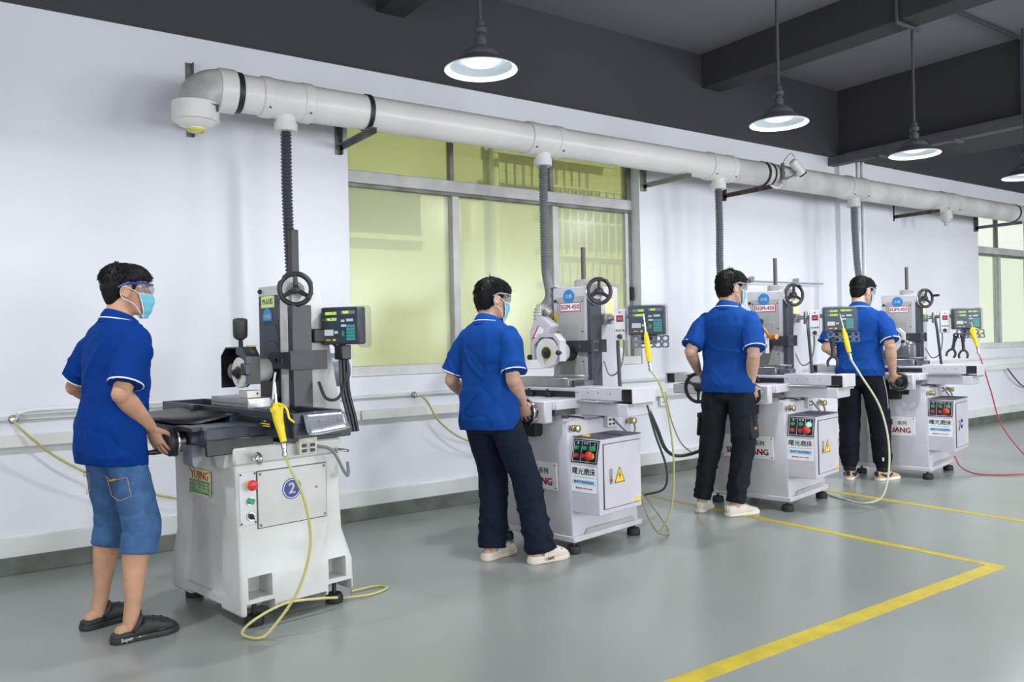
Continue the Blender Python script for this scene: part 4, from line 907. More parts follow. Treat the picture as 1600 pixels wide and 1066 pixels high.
MB().sphere((.25, sp[0] + .195, sp[1] - .005), (.04, .035, .06), 18, 12).build('hood_window', mat('hood_yellowed', (186, 188, 140), .3), go)
MB().tube(spline([(.34, .27, 1.155), (.335, .275, 1.12), (.325, .275, 1.02)], 5), .006, 8).build('coolant_nozzle', whiteM, t)
MB().lathe([(0, 0), (.085, 0), (.092, .01), (.092, .11), (.085, .13), (0, .13)], (.66, .36, 1.15), (1, 0, 0), 32).build('motor', mat('motor_grey_blue', (104, 112, 124), .4), t)
# readout
MB().box(.50, .58, .165, .21, 1.30, 1.37, .006).build('arm_clamp', blk, t); am = MB().tube([(.575, .195, 1.34), (.645, .185, 1.35), (.69, .13, 1.36)], .016, 10).build('readout_arm', steel, t)
readout(t, (.60, .085, 1.383), rad(24), W=.222, H=.192, Dp=.075, bag=False, shelf=False, digits=('2000.01', '46.351', 'R05'))
MB(frame((.645, .05, 1.395), V(-cos(rad(24)), -sin(rad(24)), 0).cross(V(0, 0, 1)) * -1, (0, 0, 1))).box(.02, .085, -.125, .09, -.07, -.02, .012).build('folded_plastic', bagM, t)
MB().box(.60, .66, .07, .14, 1.21, 1.285, .005).build('terminal_block', blk, t)
for k, dx in enumerate((0, .02, .04)):
    MB().tube(spline([(.62 + dx * .5, .12, 1.33), (.61 + dx, .10, 1.2), (.61 + dx, .09, 1.05), (.63 + dx, .07, .92), (.64 + dx, .06, .84)], 6), .009, 8).build('cable', blk if k else cabM, t)
MB().tube(spline([(.50, .13, 1.10), (.51, .08, 1.02), (.57, .06, 1.02), (.635, .09, 1.12), (.66, .14, 1.22), (.60, .205, 1.33)], 8), .008, 8).build('cable', cabM, t)
# ---------------------------------------------------------------- air guns, wrenches, hoses, cables
yG = mat('gun_yellow', (232, 206, 24), .4)
def local(u, v, z, M):  # grinder-local to world
    a = M.rotation_euler[2]; return V(M.location[0] + u * cos(a) - v * sin(a), M.location[1] + u * sin(a) + v * cos(a), z)
def air_gun(p, lean, label, nozzle=.10, style=0, rz=0):
    g = thing('air_gun', label, 'air gun', p, rz, 'yellow air blow guns'); g.rotation_euler = (lean[0], lean[1], rz)
    MB().tube([(0, 0, .02), (0, 0, .02 + nozzle)], [.0045, .003], 8).build('nozzle', chrome, g)
    if style == 0:
        MB().lathe([(0, .03), (.010, .028), (.017, -.02), (.019, -.09), (.017, -.15), (.012, -.155), (0, -.155)], n=14).build('body', yG, g)
    else:
        MB().tube([(0, 0, .03), (0, 0, -.0), (.005, 0, -.05), (.02, 0, -.12), (.025, 0, -.145)], [.014, .026, .022, .016, .014], 12).build('body', yG, g)
        MB().tube(spline([(.015, 0, .025), (.055, 0, .0), (.065, 0, -.04), (.09, 0, -.06)], 4), .005, 8).build('trigger', yG, g)
        MB().cyl((0, -.03, .0), (0, .03, .0), .012, n=12).build('valve', yG, g)
    e = V(0, 0, -.15) if style == 0 else V(.025, 0, -.145)
    MB().lathe([(.010, 0), (.013, -.005), (.013, -.025), (.010, -.028), (.010, -.045), (.012, -.047), (.012, -.06), (.006, -.065)], e, n=12).build('coupling', nickel, g)
    return g
g1 = local(.10, -.17, 1.005, G1)
air_gun(g1, (0, rad(-4), 0), 'yellow air gun hanging nozzle up in front of the cream grinder table', .10, 1, rad(-60))
g2 = local(.44, -.25, 1.295, M2); air_gun(g2, (0, rad(-6), 0), 'yellow air gun on the tool shelf of the dust hood grinder', .12, 0, rad(-35))
g3 = local(.44, -.25, 1.30, M3); air_gun(g3, (0, rad(-12), 0), 'yellow air gun on the tool shelf of the grinder with orange arms', .12, 0, rad(-45))
g4 = local(.46, -.24, 1.29, M4); air_gun(g4, (0, rad(-6), 0), 'yellow air gun with curved trigger on the farthest grinder, red hose', .06, 1, rad(-35))
# ================================================================ PEOPLE
def remesh(mb, voxel, it=4):
    me = bpy.data.meshes.new('tmp'); me.from_pydata(mb.v, [], mb.f)
    bm = bmesh.new(); bm.from_mesh(me); bmesh.ops.recalc_face_normals(bm, faces=bm.faces); bm.to_mesh(me); bm.free()
    o = bpy.data.objects.new('tmp', me); COL.objects.link(o)
    r = o.modifiers.new('r', 'REMESH'); r.mode = 'VOXEL'; r.voxel_size = voxel
    if it: s = o.modifiers.new('s', 'SMOOTH'); s.factor = .5; s.iterations = it
    dg = bpy.context.evaluated_depsgraph_get(); dg.update()
    out = bpy.data.meshes.new_from_object(o.evaluated_get(dg)); bpy.data.objects.remove(o)
    out.shade_smooth(); return out
def displace(me, fn, zref=None):
    me.update()
    n = len(me.vertices); co = np.empty(n * 3); me.vertices.foreach_get('co', co); no = np.empty(n * 3); me.vertices.foreach_get('normal', no)
    co = co.reshape(-1, 3); no = no.reshape(-1, 3)
    d = np.array([fn(Vector(c)) for c in co])
    if zref is not None: d *= np.where(co[:, 2] < zref + .035, np.clip(1 - np.abs(no[:, 2]) * 1.4, 0, 1), 1)
    co += no * d[:, None]
    me.vertices.foreach_set('co', co.ravel()); me.update()
def ik(a, t, l1, l2, hint):
    d = t - a; L_ = min(d.length, (l1 + l2) * .995); d = d.normalized(); t = a + d * L_
    x = (l1 * l1 - l2 * l2 + L_ * L_) / (2 * L_); h = math.sqrt(max(l1 * l1 - x * x, 0))
    p = Vector(hint); p = (p - d * p.dot(d)).normalized()
    return a + d * x + p * h, t
skinMs = {}
def skin(name, c): return mat(name, c, .5, var=.10, vscale=14, bump=.10, bscale=120, spec=.35)
HEAD = [(0, .060, .028, .026), (.012, .055, .042, .040), (.04, .040, .062, .053), (.07, .020, .084, .063), (.10, .005, .098, .071), (.13, -.002, .103, .077), (.16, -.004, .101, .078), (.19, -.006, .090, .072), (.21, -.006, .070, .057), (.222, -.006, .040, .033), (.226, -.006, .012, .010)]
def hring(z):
    for a, b in zip(HEAD[:-1], HEAD[1:]):
        if a[0] <= z <= b[0]:
            t = (z - a[0]) / (b[0] - a[0]); return [a[i] + (b[i] - a[i]) * t for i in (1, 2, 3)]
    return HEAD[0][1:] if z < 0 else HEAD[-1][1:]
def face_pt(z, th, off, bulge=0):
    cx, rx, ry = hring(max(z, .0)); return V(cx + (rx + off) * cos(th) + bulge * math.exp(-(th / .5) ** 2), (ry + off) * sin(th), z)
def hand(mb, W, d, n, side, curl=(.6, .7, .5), sc=1.0, spread=.07):
    """side: +1 left hand, -1 right hand; d along the hand, n out of the palm"""
    d = d.normalized(); n = (n - d * n.dot(d)).normalized(); w = d.cross(n)     # w across the palm
    th = w if w.dot(V(0, 0, 1)) > -9 else w
    tsgn = 1 if side < 0 else -1
    T = w * tsgn                                                                # towards the thumb
    mb.loft([(W - d * .02 * sc, w, n, .026 * sc, .021 * sc), (W + d * .01 * sc, w, n, .029 * sc, .019 * sc), (W + d * .04 * sc, w, n, .039 * sc, .018 * sc), (W + d * .075 * sc, w, n, .042 * sc, .016 * sc), (W + d * .092 * sc, w, n, .039 * sc, .012 * sc)], 16)
    for i, (o, ln) in enumerate(((.033, .068), (.0112, .077), (-.0112, .072), (-.032, .057))):
        p = W + d * (.078 - .006 * abs(i - 1)) * sc + T * o * sc; ang = 0; pts = [p]; dd = (d + T * spread * (1.5 - i)).normalized()
        for k, (f, c) in enumerate(zip((.44, .31, .25), curl)):
            ang += c; v = dd * cos(ang) + n * sin(ang); p = p + v * (ln * 1.25 * f * sc); pts.append(p)
        mb.tube(pts, [.0086 * sc, .0080 * sc, .0074 * sc, .0062 * sc], 10)
        mb.sphere(tuple(pts[-1]), .0066 * sc, 8, 6)
        for q in pts[1:3]: mb.sphere(tuple(q), .0082 * sc, 8, 6)
    p = W + d * .022 * sc + T * .030 * sc; v = (d * .62 + T * .62 + n * .45).normalized(); q = p + v * .040 * sc; v2 = (d * .8 + T * .15 + n * .55).normalized(); r = q + v2 * .032 * sc
    mb.tube([p - v * .01, q, r], [.015 * sc, .0105 * sc, .0075 * sc], 10); mb.sphere(tuple(q), .0105 * sc, 8, 6); mb.sphere(tuple(r), .0075 * sc, 8, 6)
def shoe(par, M, style, side, mats, label=None):
    up, so, dt = mats
    def R(x, hw, h, z0=.012): return ((x, 0, z0 + (h - z0) / 2), (0, 1, 0), (0, 0, 1), hw, (h - z0) / 2, 2.6)
    if style == 'clog': rg = [R(-.083, .014, .040), (R(-.076, .030, .046)), R(-.04, .038, .050), R(.0, .040, .056), R(.03, .043, .075), R(.055, .046, .090), R(.09, .051, .086), R(.13, .052, .074), R(.165, .044, .058), R(.188, .027, .042), R(.197, .010, .032)]
    else: rg = [R(-.084, .014, .06), R(-.076, .028, .076), R(-.045, .035, .080), R(-.01, .037, .076), R(.03, .039, .085), R(.06, .041, .083), R(.095, .046, .068), R(.13, .047, .055), R(.165, .041, .046), R(.188, .025, .037), R(.197, .009, .028)]
    mb = MB(M); mb.loft(rg, 24)
    s = bpy.data.objects.new('shoe', remesh(mb, .005, 3)); s.data.materials.append(up); COL.objects.link(s); s.parent = par
    if label: s['label'] = label
    ol = [(x, hw * 1.07 + .002) for x, hw in ((-.088, .006), (-.083, .020), (-.07, .033), (-.03, .040), (.02, .041), (.06, .045), (.10, .052), (.14, .053), (.17, .044), (.192, .028), (.203, .008))]
    poly = [(x, y) for x, y in ol] + [(x, -y) for x, y in ol[::-1]]
    so_ = MB(M).prism(poly, 'z', .0005, .026 if style == 'clog' else .024).build('sole', so, s); bevel(so_, .004, 2, 40)
    if style == 'clog':
        MB(M).tube(spline([(.0, .045, .050), (.022, .046, .078), (.036, .030, .098), (.040, 0, .106), (.036, -.030, .098), (.022, -.046, .078), (.0, -.045, .050)], 4), .0075, 8).build('heel_strap', up, s)
        for sg in (-1, 1): MB(M).cyl((.0, sg * .044, .050), (.0, sg * .051, .050), .009, n=12).build('strap_rivet', dt if dt is not inkK else up, s)
        for i, (x, y) in enumerate(((.07, .02), (.07, -.02), (.095, 0), (.11, .025), (.11, -.025), (.13, .008), (.145, -.018), (.085, .038), (.085, -.038), (.12, -.042), (.12, .042))):
            z = .088 - abs(y) * .30 - max(0, x - .07) * .24
            MB(M @ Matrix.Translation((x, y, z)) @ Matrix.Rotation(-y * 14, 4, 'X')).sphere((0, 0, 0), (.006 if dt is not inkK else .009, .005 if dt is not inkK else .003, .006), 8, 6).build('vent_hole', dt, s)
    else:
        for i in range(5): MB(M).tube([(.035 + i * .016, -.022, .087 - i * .006), (.04 + i * .016, 0, .093 - i * .0065), (.035 + i * .016, .022, .087 - i * .006)], .0035, 6).build('lace', dt if style == 'runner' else so, s)
        MB(M).box(-.092, -.078, -.017, .017, .04, .082, .004).build('heel_tab', dt, s)
        if style == 'runner':
            for sg in (-1, 1):
                MB(M @ Matrix.Translation((0, 0, 0))).tube([(.075, sg * .044, .062), (.045, sg * .045, .045), (.005, sg * .041, .033)], [.004, .010, .012], 8).build('side_stripe', dt, s)
                MB(M).tube([(-.01, sg * .042, .04), (-.05, sg * .038, .055), (-.07, sg * .032, .06)], [.011, .009, .006], 8).build('side_stripe', dt, s)
            MB(M).box(.13, .185, -.036, .036, .030, .036, .003).build('toe_cap', up, s)
    return s

def person(label, feetR, feetL, az, H, footaz, wristR, wristL, cloth, head_yaw, head_pitch, pel=(0, 0), pz=.925, lean=3, hem=.80, seed=1, elR=(-1, -.45, -.1), elL=(-1, .45, -.1), hdR=None, hdL=None, skinc=(198, 152, 124), twist=0, group='workers in blue polo shirts', side_lean=0):
    fr, fl = V(*feetR, 0), V(*feetL, 0); mid = (fr + fl) / 2
    t = thing('person', label, 'person', mid, rad(az), group); iv = Matrix.Rotation(-rad(az), 3, 'Z')
    def loc(p): return iv @ (Vector(p) - mid)
    s = H / 1.70; rnd = random.Random(seed)
    fR, fL = loc(fr), loc(fl); wR, wL = loc(wristR), loc(wristL)
    P = V(pel[0], pel[1], pz * s); sp = V(sin(rad(lean)), sin(rad(side_lean)), cos(rad(lean))).normalized(); Y = V(0, 1, 0); Y = (Y - sp * Y.dot(sp)).normalized()
    Yt = (Matrix.Rotation(rad(twist), 3, sp) @ Y); fw = Y.cross(sp); fwt = Yt.cross(sp)
    sk = skin('skin_%d' % seed, skinc)
    # joints
    sh = {1: P + sp * .440 * s + Yt * .160 * s, -1: P + sp * .440 * s - Yt * .160 * s}
    eR, wR = ik(sh[-1], wR, .285 * s, .255 * s, elR); eL, wL = ik(sh[1], wL, .285 * s, .255 * s, elL)
    nb = P + sp * .525 * s
    hb = nb + V(.024, 0, 0) * s + sp * .022 * s                                    # chin level under the skull
    Mh = Matrix.Translation(hb) @ Matrix.Rotation(rad(head_yaw), 4, 'Z') @ Matrix.Rotation(rad(head_pitch), 4, 'Y') @ Matrix.Diagonal((s * .965, s * .985, s * 1.0, 1))
    # ---- body
    b = MB()
    b.loft([(P + sp * z * s, Y if z < .2 else Yt, fw if z < .2 else fwt, a * s, c * s) for z, a, c in ((-.10, .09, .07), (-.02, .155, .10), (.08, .145, .09), (.2, .145, .09), (.34, .16, .095), (.43, .165, .085), (.48, .12, .065), (.52, .07, .055))], 24)
    b.tube([nb - sp * .06 * s, nb + sp * .0, hb + Mh.to_3x3() @ V(-.022, 0, .03), hb + Mh.to_3x3() @ V(-.012, 0, .09)], [.066 * s, .060 * s, .056 * s, .060 * s], 20)
    Mx = b.M; b.M = Mh
    b.loft([((cx, 0, z), (0, 1, 0), (1, 0, 0), ry, rx, 2.15) for z, cx, rx, ry in HEAD], 28)
    b.tube([(.096, 0, .128), (.108, 0, .105), (.120, 0, .083), (.108, 0, .074)], [.008, .011, .015, .012], 10)     # nose
    b.tube([(.088, 0, .048), (.096, 0, .053)], [.02, .012], 10)                                                    # lips
    for sg in (-1, 1):
        b.sphere((-.010, sg * .080, .098), (.020, .010, .033), 14, 10); b.torus((-.012, sg * .086, .100), (.25, sg, .05), .022, .005, 18, 6)
        b.sphere((.062, sg * .042, .095), (.028, .018, .016), 12, 8)
    b.M = Mx
    for S_, E_, W_ in ((sh[-1], eR, wR), (sh[1], eL, wL)):
        u = S_.lerp(E_, .5); c1 = E_.lerp(W_, .28); c2 = E_.lerp(W_, .65)
        q = [S_, S_.lerp(E_, .25), u, S_.lerp(E_, .8), E_, E_.lerp(W_, .12), c1, c2, W_]; r_ = [.050, .050, .048, .044, .041, .043, .044, .036, .027]
        b.tube(q, [x * s for x in r_], 18); b.sphere(tuple(E_), .043 * s, 12, 8)
    dR = (hdR or (V(.62, .05, -.78), V(.78, .15, .6))); dL = (hdL or (V(.62, -.05, -.78), V(.78, -.15, .6)))
    cu = (.6, .7, .5); hand(b, wR, Vector(dR[0]), Vector(dR[1]), -1, dR[2] if len(dR) > 2 else cu, sc=s); hand(b, wL, Vector(dL[0]), Vector(dL[1]), 1, dL[2] if len(dL) > 2 else cu, sc=s)
    kn = {}; an = {}
    for sg, f in ((-1, fR), (1, fL)):
        hp = P + Y * sg * .088 * s - sp * .03 * s; a = V(f.x, f.y, .085 * s); k, a = ik(hp, a, .41 * s, .415 * s, (1, sg * .15, 0)); kn[sg] = k; an[sg] = a
        b.tube([hp, hp.lerp(k, .5), k, k.lerp(a, .15) - V(.006, 0, 0), k.lerp(a, .32) - V(.014, 0, 0), k.lerp(a, .55) - V(.008, 0, 0), k.lerp(a, .8), a, a - V(0, 0, .05)], [x * s for x in (.08, .07, .053, .054, .057, .047, .036, .034, .036)], 18)
        fd = V(cos(rad(footaz[0 if sg < 0 else 1])), sin(rad(footaz[0 if sg < 0 else 1])), 0); fy = V(-fd.y, fd.x, 0)
        b.loft([(a + fd * x + V(0, 0, z - a.z), fy, (0, 0, 1), hw, hh) for x, z, hw, hh in ((-.068, .045, .012, .015), (-.055, .045, .027, .026), (0, .05, .030, .032), (.06, .047, .034, .026), (.12, .035, .036, .013), (.16, .03, .02, .008))], 16)
    bo = bpy.data.objects.new('body', remesh(b, .0040, 2)); bo.data.materials.append(sk); COL.objects.link(bo); bo.parent = t
    # ---- eyes, brows
    for sg in (-1, 1):
        e = MB(Mh).sphere((.0835, sg * .032, .118), (.012, .013, .010), 12, 8).build('eye', mat('eye_white', (225, 222, 216), .3), bo)
        MB(Mh).sphere((.0935, sg * .032, .118), (.004, .006, .006), 10, 6).build('iris', mat('iris_dark', (40, 26, 20), .2), bo)
        MB(Mh).tube([(.100, sg * .014, .134), (.096, sg * .032, .139), (.083, sg * .052, .134)], [.003, .004, .002], 6).build('eyebrow', mat('hair_black', (15, 14, 15), .6, spec=.25), bo)
    # ---- hair
    short = cloth.get('short', False)
    hm = MB(Mh); rgs = [(.028, -.050, .026, .040), (.055, -.052, .043, .056), (.085, -.045, .063, .072), (.115, -.037, .076, .081), (.140, -.023, .090, .083), (.162, -.008, .104, .085), (.190, -.004, .103, .082), (.213, -.003, .090, .070), (.232, -.003, .064, .050), (.240, -.003, .024, .018)]
    if short: rgs = [(z, cx, rx - (.006 if z < .15 else -.002), ry - (.006 if z < .15 else .003)) for z, cx, rx, ry in rgs]
    if short:
        sm = MB(Mh); sm.loft([((cx, 0, z), (0, 1, 0), (1, 0, 0), ry, rx, 2.15) for z, cx, rx, ry in rgs[:6]], 30)
        for sg in (-1, 1): sm.tube([(.030, sg * .077, .150), (.026, sg * .0765, .125), (.022, sg * .075, .105)], [.014, .010, .005], 8)
        sme_ = remesh(sm, .005, 2); sme_.materials.append(mat('hair_fade', (38, 33, 31), .8, var=.35, vscale=160, bump=.4, bscale=400, spec=.1)); linkmesh('cropped_sides', sme_, t)
        hm.loft([((cx, 0, z), (0, 1, 0), (1, 0, 0), ry, rx, 2.15) for z, cx, rx, ry in [(.108, -.046, .066, .066), (.128, -.036, .078, .076)] + [(z, cx, rx + .003, ry + .003) for z, cx, rx, ry in rgs[4:]]], 30)
    else: hm.loft([((cx, 0, z), (0, 1, 0), (1, 0, 0), ry, rx, 2.15) for z, cx, rx, ry in rgs], 30)
    for sg in (-1, 1) if not short else (): hm.tube([(.030, sg * .079, .150), (.026, sg * .0785, .125), (.022, sg * .077, .105)], [.014, .010, .005], 8)
    hmesh = remesh(hm, .006, 2)
    tf = MB(Mh); crown = V(-.055, .01, .232)
    def hsurf(z):
        for a, c in zip(rgs[:-1], rgs[1:]):
            if a[0] <= z <= c[0]:
                k = (z - a[0]) / (c[0] - a[0]); return [a[i] + (c[i] - a[i]) * k for i in (1, 2, 3)]
        return rgs[-1][1:]
    NT = 1500
    for i in range(NT):
        z = (.035 if not short else .105) + (.205 if not short else .133) * (rnd.random() ** .75); cx, rx, ry = hsurf(z); th = rnd.uniform(-pi, pi)
        p = V(cx + rx * cos(th), ry * sin(th), z); nrm = V(cos(th) / rx, sin(th) / ry, max(0, (z - .13)) * 110).normalized()
        fl_ = p - crown; fl_ = (fl_ - nrm * fl_.dot(nrm)); fl_ = fl_.normalized() if fl_.length > 1e-4 else V(1, 0, 0)
        if z > .17 and cos(th) > .0: fl_ = (fl_ + V(.5, .25 if seed % 2 else -.25, 0)).normalized()
        up = (.42 if z > .16 else .10) if short else (.14 if z > .15 else .05)
        d = (fl_ + nrm * (up + rnd.uniform(-.1, .2)) + V(rnd.uniform(-.16, .16), rnd.uniform(-.16, .16), rnd.uniform(-.1, .1))).normalized()
        ln = rnd.uniform(.018, .034) if not short else (rnd.uniform(.010, .020) if z > .15 else rnd.uniform(.004, .010))
        if z < .11: ln *= .4
        tf.tube([p - nrm * .004, p + d * ln * .5, p + d * ln - V(0, 0, .004)], [.0030, .0024, .0005], 4, caps=False)
    # fringe
    for i in range(60):
        yy = rnd.uniform(-.062, .062); p = V(.098 - yy * yy * 7, yy, .178 + rnd.uniform(-.01, .012)); d = V(.7, rnd.uniform(-.3, .3), rnd.uniform(-.25, .35)).normalized()
        tf.tube([p - V(.02, 0, 0), p + d * .012, p + d * rnd.uniform(.02, .034) - V(0, 0, .006)], [.005, .004, .0006], 4, caps=False)
    bmh = bmesh.new(); bmh.from_mesh(hmesh); tm = tf.mesh('tufts', MATS['hair_black'], 60); bmh.from_mesh(tm); bmh.to_mesh(hmesh); bmh.free(); bpy.data.meshes.remove(tm)
    hmesh.materials.clear(); hmesh.materials.append(mat('hair_black', (15, 14, 15), .6, spec=.25)); hmesh.shade_smooth()
    linkmesh('hair', hmesh, t)
    # ---- mask and glasses
    mk = MB(Mh); nz, na = 14, 22; vs = []; fs = []
    for i in range(nz + 1):
        z = -.013 + .109 * i / nz; k = i / nz
        for j in range(na + 1):
            th = rad(-66 + 132 * j / na); pl_ = .0014 * sin(k * pi * 7) if .15 < k < .85 else 0
            bul = .010 * sin(min(1, max(0, k)) * pi) ** .5 + .010 * math.exp(-((k - .80) / .25) ** 2)
            q = face_pt(max(z, .0), th, .010 + pl_ + (.005 if k < .3 else .003), bul); q.z = z - .006 * (abs(th) / 1.15) ** 2 * (1 - k) + (.006 * (abs(th) / 1.15) ** 2) * (1 - k); vs.append(q)
    for i in range(nz):
        for j in range(na): fs.append((i * (na + 1) + j, i * (na + 1) + j + 1, (i + 1) * (na + 1) + j + 1, (i + 1) * (na + 1) + j))
    mk.add(vs, fs); mo = mk.build('face_mask', mat('mask_blue', (112, 186, 208), .75), t, smooth=70, label='pale blue surgical mask'); sd = mo.modifiers.new('s', 'SOLIDIFY'); sd.thickness = .002; sd.offset = 1
    for row in (0, nz): MB(Mh).tube([vs[row * (na + 1) + j] for j in range(na + 1)], .0022, 6).build('mask_edge', mat('mask_white', (232, 236, 238), .7), mo)
    for sg, j in ((-1, 0), (1, na)):
        MB(Mh).tube([vs[i * (na + 1) + j] for i in range(nz + 1)], .0028, 6).build('mask_edge', MATS['mask_white'], mo)
        a, c = vs[j], vs[nz * (na + 1) + j]; ear = V(-.034, sg * .083, .098)
        MB(Mh).tube(spline([a, V(.03, sg * .077, .045), V(-.022, sg * .086, .070), ear, V(-.022, sg * .088, .125), V(.02, sg * .084, .112), c], 5), .0018, 6).build('ear_loop', MATS['mask_white'], mo)
    gl = MB(Mh); vs = []; fs = []; na = 24
    for i in range(4):
        for j in range(na + 1):
            th = rad(-72 + 144 * j / na); vs.append(face_pt(.103 + .014 * i, th, .020 + (.004 if i in (1, 2) else 0), .006))
    for i in range(3):
        for j in range(na): fs.append((i * (na + 1) + j, i * (na + 1) + j + 1, (i + 1) * (na + 1) + j + 1, (i + 1) * (na + 1) + j))
    gl.add(vs, fs); go = gl.build('safety_glasses', glassy('goggle_lens', (238, 240, 242), .10, .05), t, smooth=70); sd = go.modifiers.new('s', 'SOLIDIFY'); sd.thickness = .002
    arm = mat('glasses_blue', (34, 62, 150), .35) if cloth.get('blue_glasses') else glassy('goggle_frame', (226, 228, 232), .35, .1, (226, 228, 232))
    MB(Mh).tube(vs[3 * (na + 1):4 * (na + 1)], .0035, 6).build('brow_bar', arm, go)
    for sg, j in ((-1, 0), (1, na)):
        a = vs[2 * (na + 1) + j] + V(0, 0, .008); MB(Mh).tube([a, a + V(-.04, sg * .006, .002), V(-.02, sg * .094, .134), V(-.045, sg * .088, .118)], [.006, .0055, .005, .004], 8).build('temple', arm, go)
    # ---- shirt
    shm = mat('polo_%d' % seed, cloth['shirt'], .75, var=.07, vscale=5, bump=.25, bscale=260, spec=.08); hz_ = hem - .925
    T_ = MB(); z0 = hz_ + .0
    def SR(z, a, f_, k_, pw=2.35):
        k = min(1, max(0, (z - .0) / .3)); A = Y.lerp(Yt, k).normalized(); B = A.cross(sp); c_ = P + sp * z * s if z > 0 else P + V(.003 * min(1, -z / .1), 0, z) * s; return (c_, A, B, a * s, (f_ * s, k_ * s), pw)
    T_.loft([SR(z0 + .05, .10, .05, .06), SR(z0 + .045, .165, .100, .110), SR(z0, .178, .114, .128), SR(z0, .190, .126, .140), SR(z0 + .06, .190, .124, .144), SR(.03, .184, .120, .132), SR(.13, .178, .122, .116), SR(.22, .181, .126, .114), SR(.32, .192, .122, .118), SR(.39, .193, .112, .117), SR(.435, .183, .098, .108), SR(.465, .166, .086, .100), SR(.490, .138, .078, .090), SR(.512, .108, .072, .080), SR(.528, .082, .064, .070), SR(.536, .05, .04, .045)], 40)
    for sg, E_ in ((-1, eR), (1, eL)):
        S_ = sh[sg]; dd = (E_ - S_).normalized(); inn = S_ - Yt * sg * .07 * s - V(0, 0, .04) * s
        A = dd.orthogonal().normalized(); B = dd.cross(A); ext = S_ + Yt * sg * .012 * s
        T_.tube([inn, S_ + V(0, 0, -.014) * s, ext + dd * .07 * s, ext + dd * .16 * s, ext + dd * .242 * s], [x * s for x in (.076, .066, .069, .071, .075)], 22)
        T_.sphere(tuple(S_ + V(0, 0, -.012) * s), .062 * s, 16, 10)
    sme = remesh(T_, .006, 14)
    def wr(p):
        q = p / s; k = max(0, 1 - abs(q.z - 1.02) / .25)
        f1 = noise.noise(V(q.x * 5 + seed, q.y * 5, q.z * 9)) * .004 + noise.noise(V(q.x * 9, q.y * 9 + seed * 3, q.z * 2.2)) * .0045
        f2 = k * .0045 * sin((q.z * 34 + q.y * 18 + 5 * noise.noise(V(q.x * 3, q.y * 4, q.z * 3 + seed)))) * noise.noise(V(q.y * 6, q.z * 5, seed))
        hm_ = max(0, 1 - (q.z - hem) / .25); f3 = hm_ * .0035 * sin(math.atan2(q.y, q.x + .02) * 5 + seed)
        rg = lambda a, k_: max(0, 1 - abs(a) * k_) ** 2
        g1 = rg(noise.noise(V(q.x * 3.2 + q.z * 1.6 + seed * 5, q.y * 5.5 + q.z * 2.4, q.z * 1.3)), 5) * .0075
        g2 = rg(noise.noise(V(q.x * 5 - q.z * 2.5 + seed, q.y * 6 - q.z * 3.5, q.z * 1.6 + 9)), 5) * .006 - rg(noise.noise(V(q.x * 7, q.y * 7, q.z * 5 + seed * 7)), 6) * .003
        top = min(1, max(0, (1.43 - q.z) / .08))
        return (f1 + f2 * 1.6 + g1 + g2) * (.3 + .7 * top) * (1 - .6 * max(0, 1 - (q.z - hem) / .06)) + f3
    displace(sme, wr, (P.z + hz_ * s)); so = linkmesh('polo_shirt', sme, t); sme.materials.append(shm)
    trimM = mat('polo_trim_white', (236, 238, 242), .7)
    for sg, E_ in ((-1, eR), (1, eL)):
        S_ = sh[sg]; dd = (E_ - S_).normalized(); c = S_ + Yt * sg * .012 * s + dd * .234 * s
        MB().lathe([(.066 * s, -.002), (.0762 * s, -.002), (.0765 * s, .003), (.066 * s, .003), (.066 * s, -.002)], c, dd, 40).build('sleeve_trim', trimM, so)
    # collar: folded band with a white line
    cA = (Yt, fwt); cc = nb + V(.006, 0, .0)
    def CR(k, rx, ry, dz, tilt): return [cc + fwt * rx * s * cos(a) + Yt * ry * s * sin(a) + V(0, 0, (dz - tilt * cos(a)) * s) for a in np.linspace(rad(22), rad(338), 44)]
    r0, r1, r2, r3 = CR(0, .060, .062, .0, .012), CR(0, .066, .068, .018, .022), CR(0, .077, .082, .004, .018), CR(0, .094, .104, -.026, .006)
    r4 = CR(0, .084, .092, -.034, .006)
    cm = MB(); rows = [r0, r1, r2, r3, r4]; n_ = len(r0); vs = sum(rows, []); fs = []
    for i in range(len(rows) - 1):
        for j in range(n_ - 1): fs.append((i * n_ + j, i * n_ + j + 1, (i + 1) * n_ + j + 1, (i + 1) * n_ + j))
    cm.add(vs, fs); co_ = cm.build('collar', shm, so, smooth=60); sd = co_.modifiers.new('s', 'SOLIDIFY'); sd.thickness = .004; sd.offset = 0
    MB().tube([p.lerp(q, .55) + (p - cc).normalized() * .004 for p, q in zip(r2, r3)], .0028, 6).build('collar_trim', trimM, so)
    # ---- trousers
    tr = cloth['trousers']; Tm = MB(); cufz = tr['cuff'] * s
    Tm.loft([(P + sp * z * s, Y, fw, a * s, (f_ * s, k_ * s), 2.3) for z, a, f_, k_ in ((.09, .155, .09, .09), (.04, .152, .090, .094), (-.04, .162, .095, .108), (-.09, .160, .092, .106), (-.13, .13, .085, .09), (-.15, .08, .05, .06))], 32)
    rr = tr['r']
    for sg in (-1, 1):
        hp = P + Y * sg * .088 * s - sp * .03 * s; k, a = kn[sg], an[sg]
        pts = [hp, hp.lerp(k, .25), hp.lerp(k, .55), k, k.lerp(a, .35), k.lerp(a, .7), V(a.x, a.y, 0) * 1.0 + V(0, 0, cufz)]
        rad_ = [.086, rr[0], rr[0] * .5 + rr[1] * .5, rr[1], rr[1] * .5 + rr[2] * .5, rr[2], rr[3]]
        if tr['cuff'] > .2:
            f_ = (k.z - cufz) / (k.z - a.z); pts = [hp, hp.lerp(k, .25), hp.lerp(k, .55), k, k.lerp(a, f_ * .5), k.lerp(a, f_)]; rad_ = [.078, rr[0], rr[0] * .5 + rr[1] * .5, rr[1], rr[2], rr[3]]
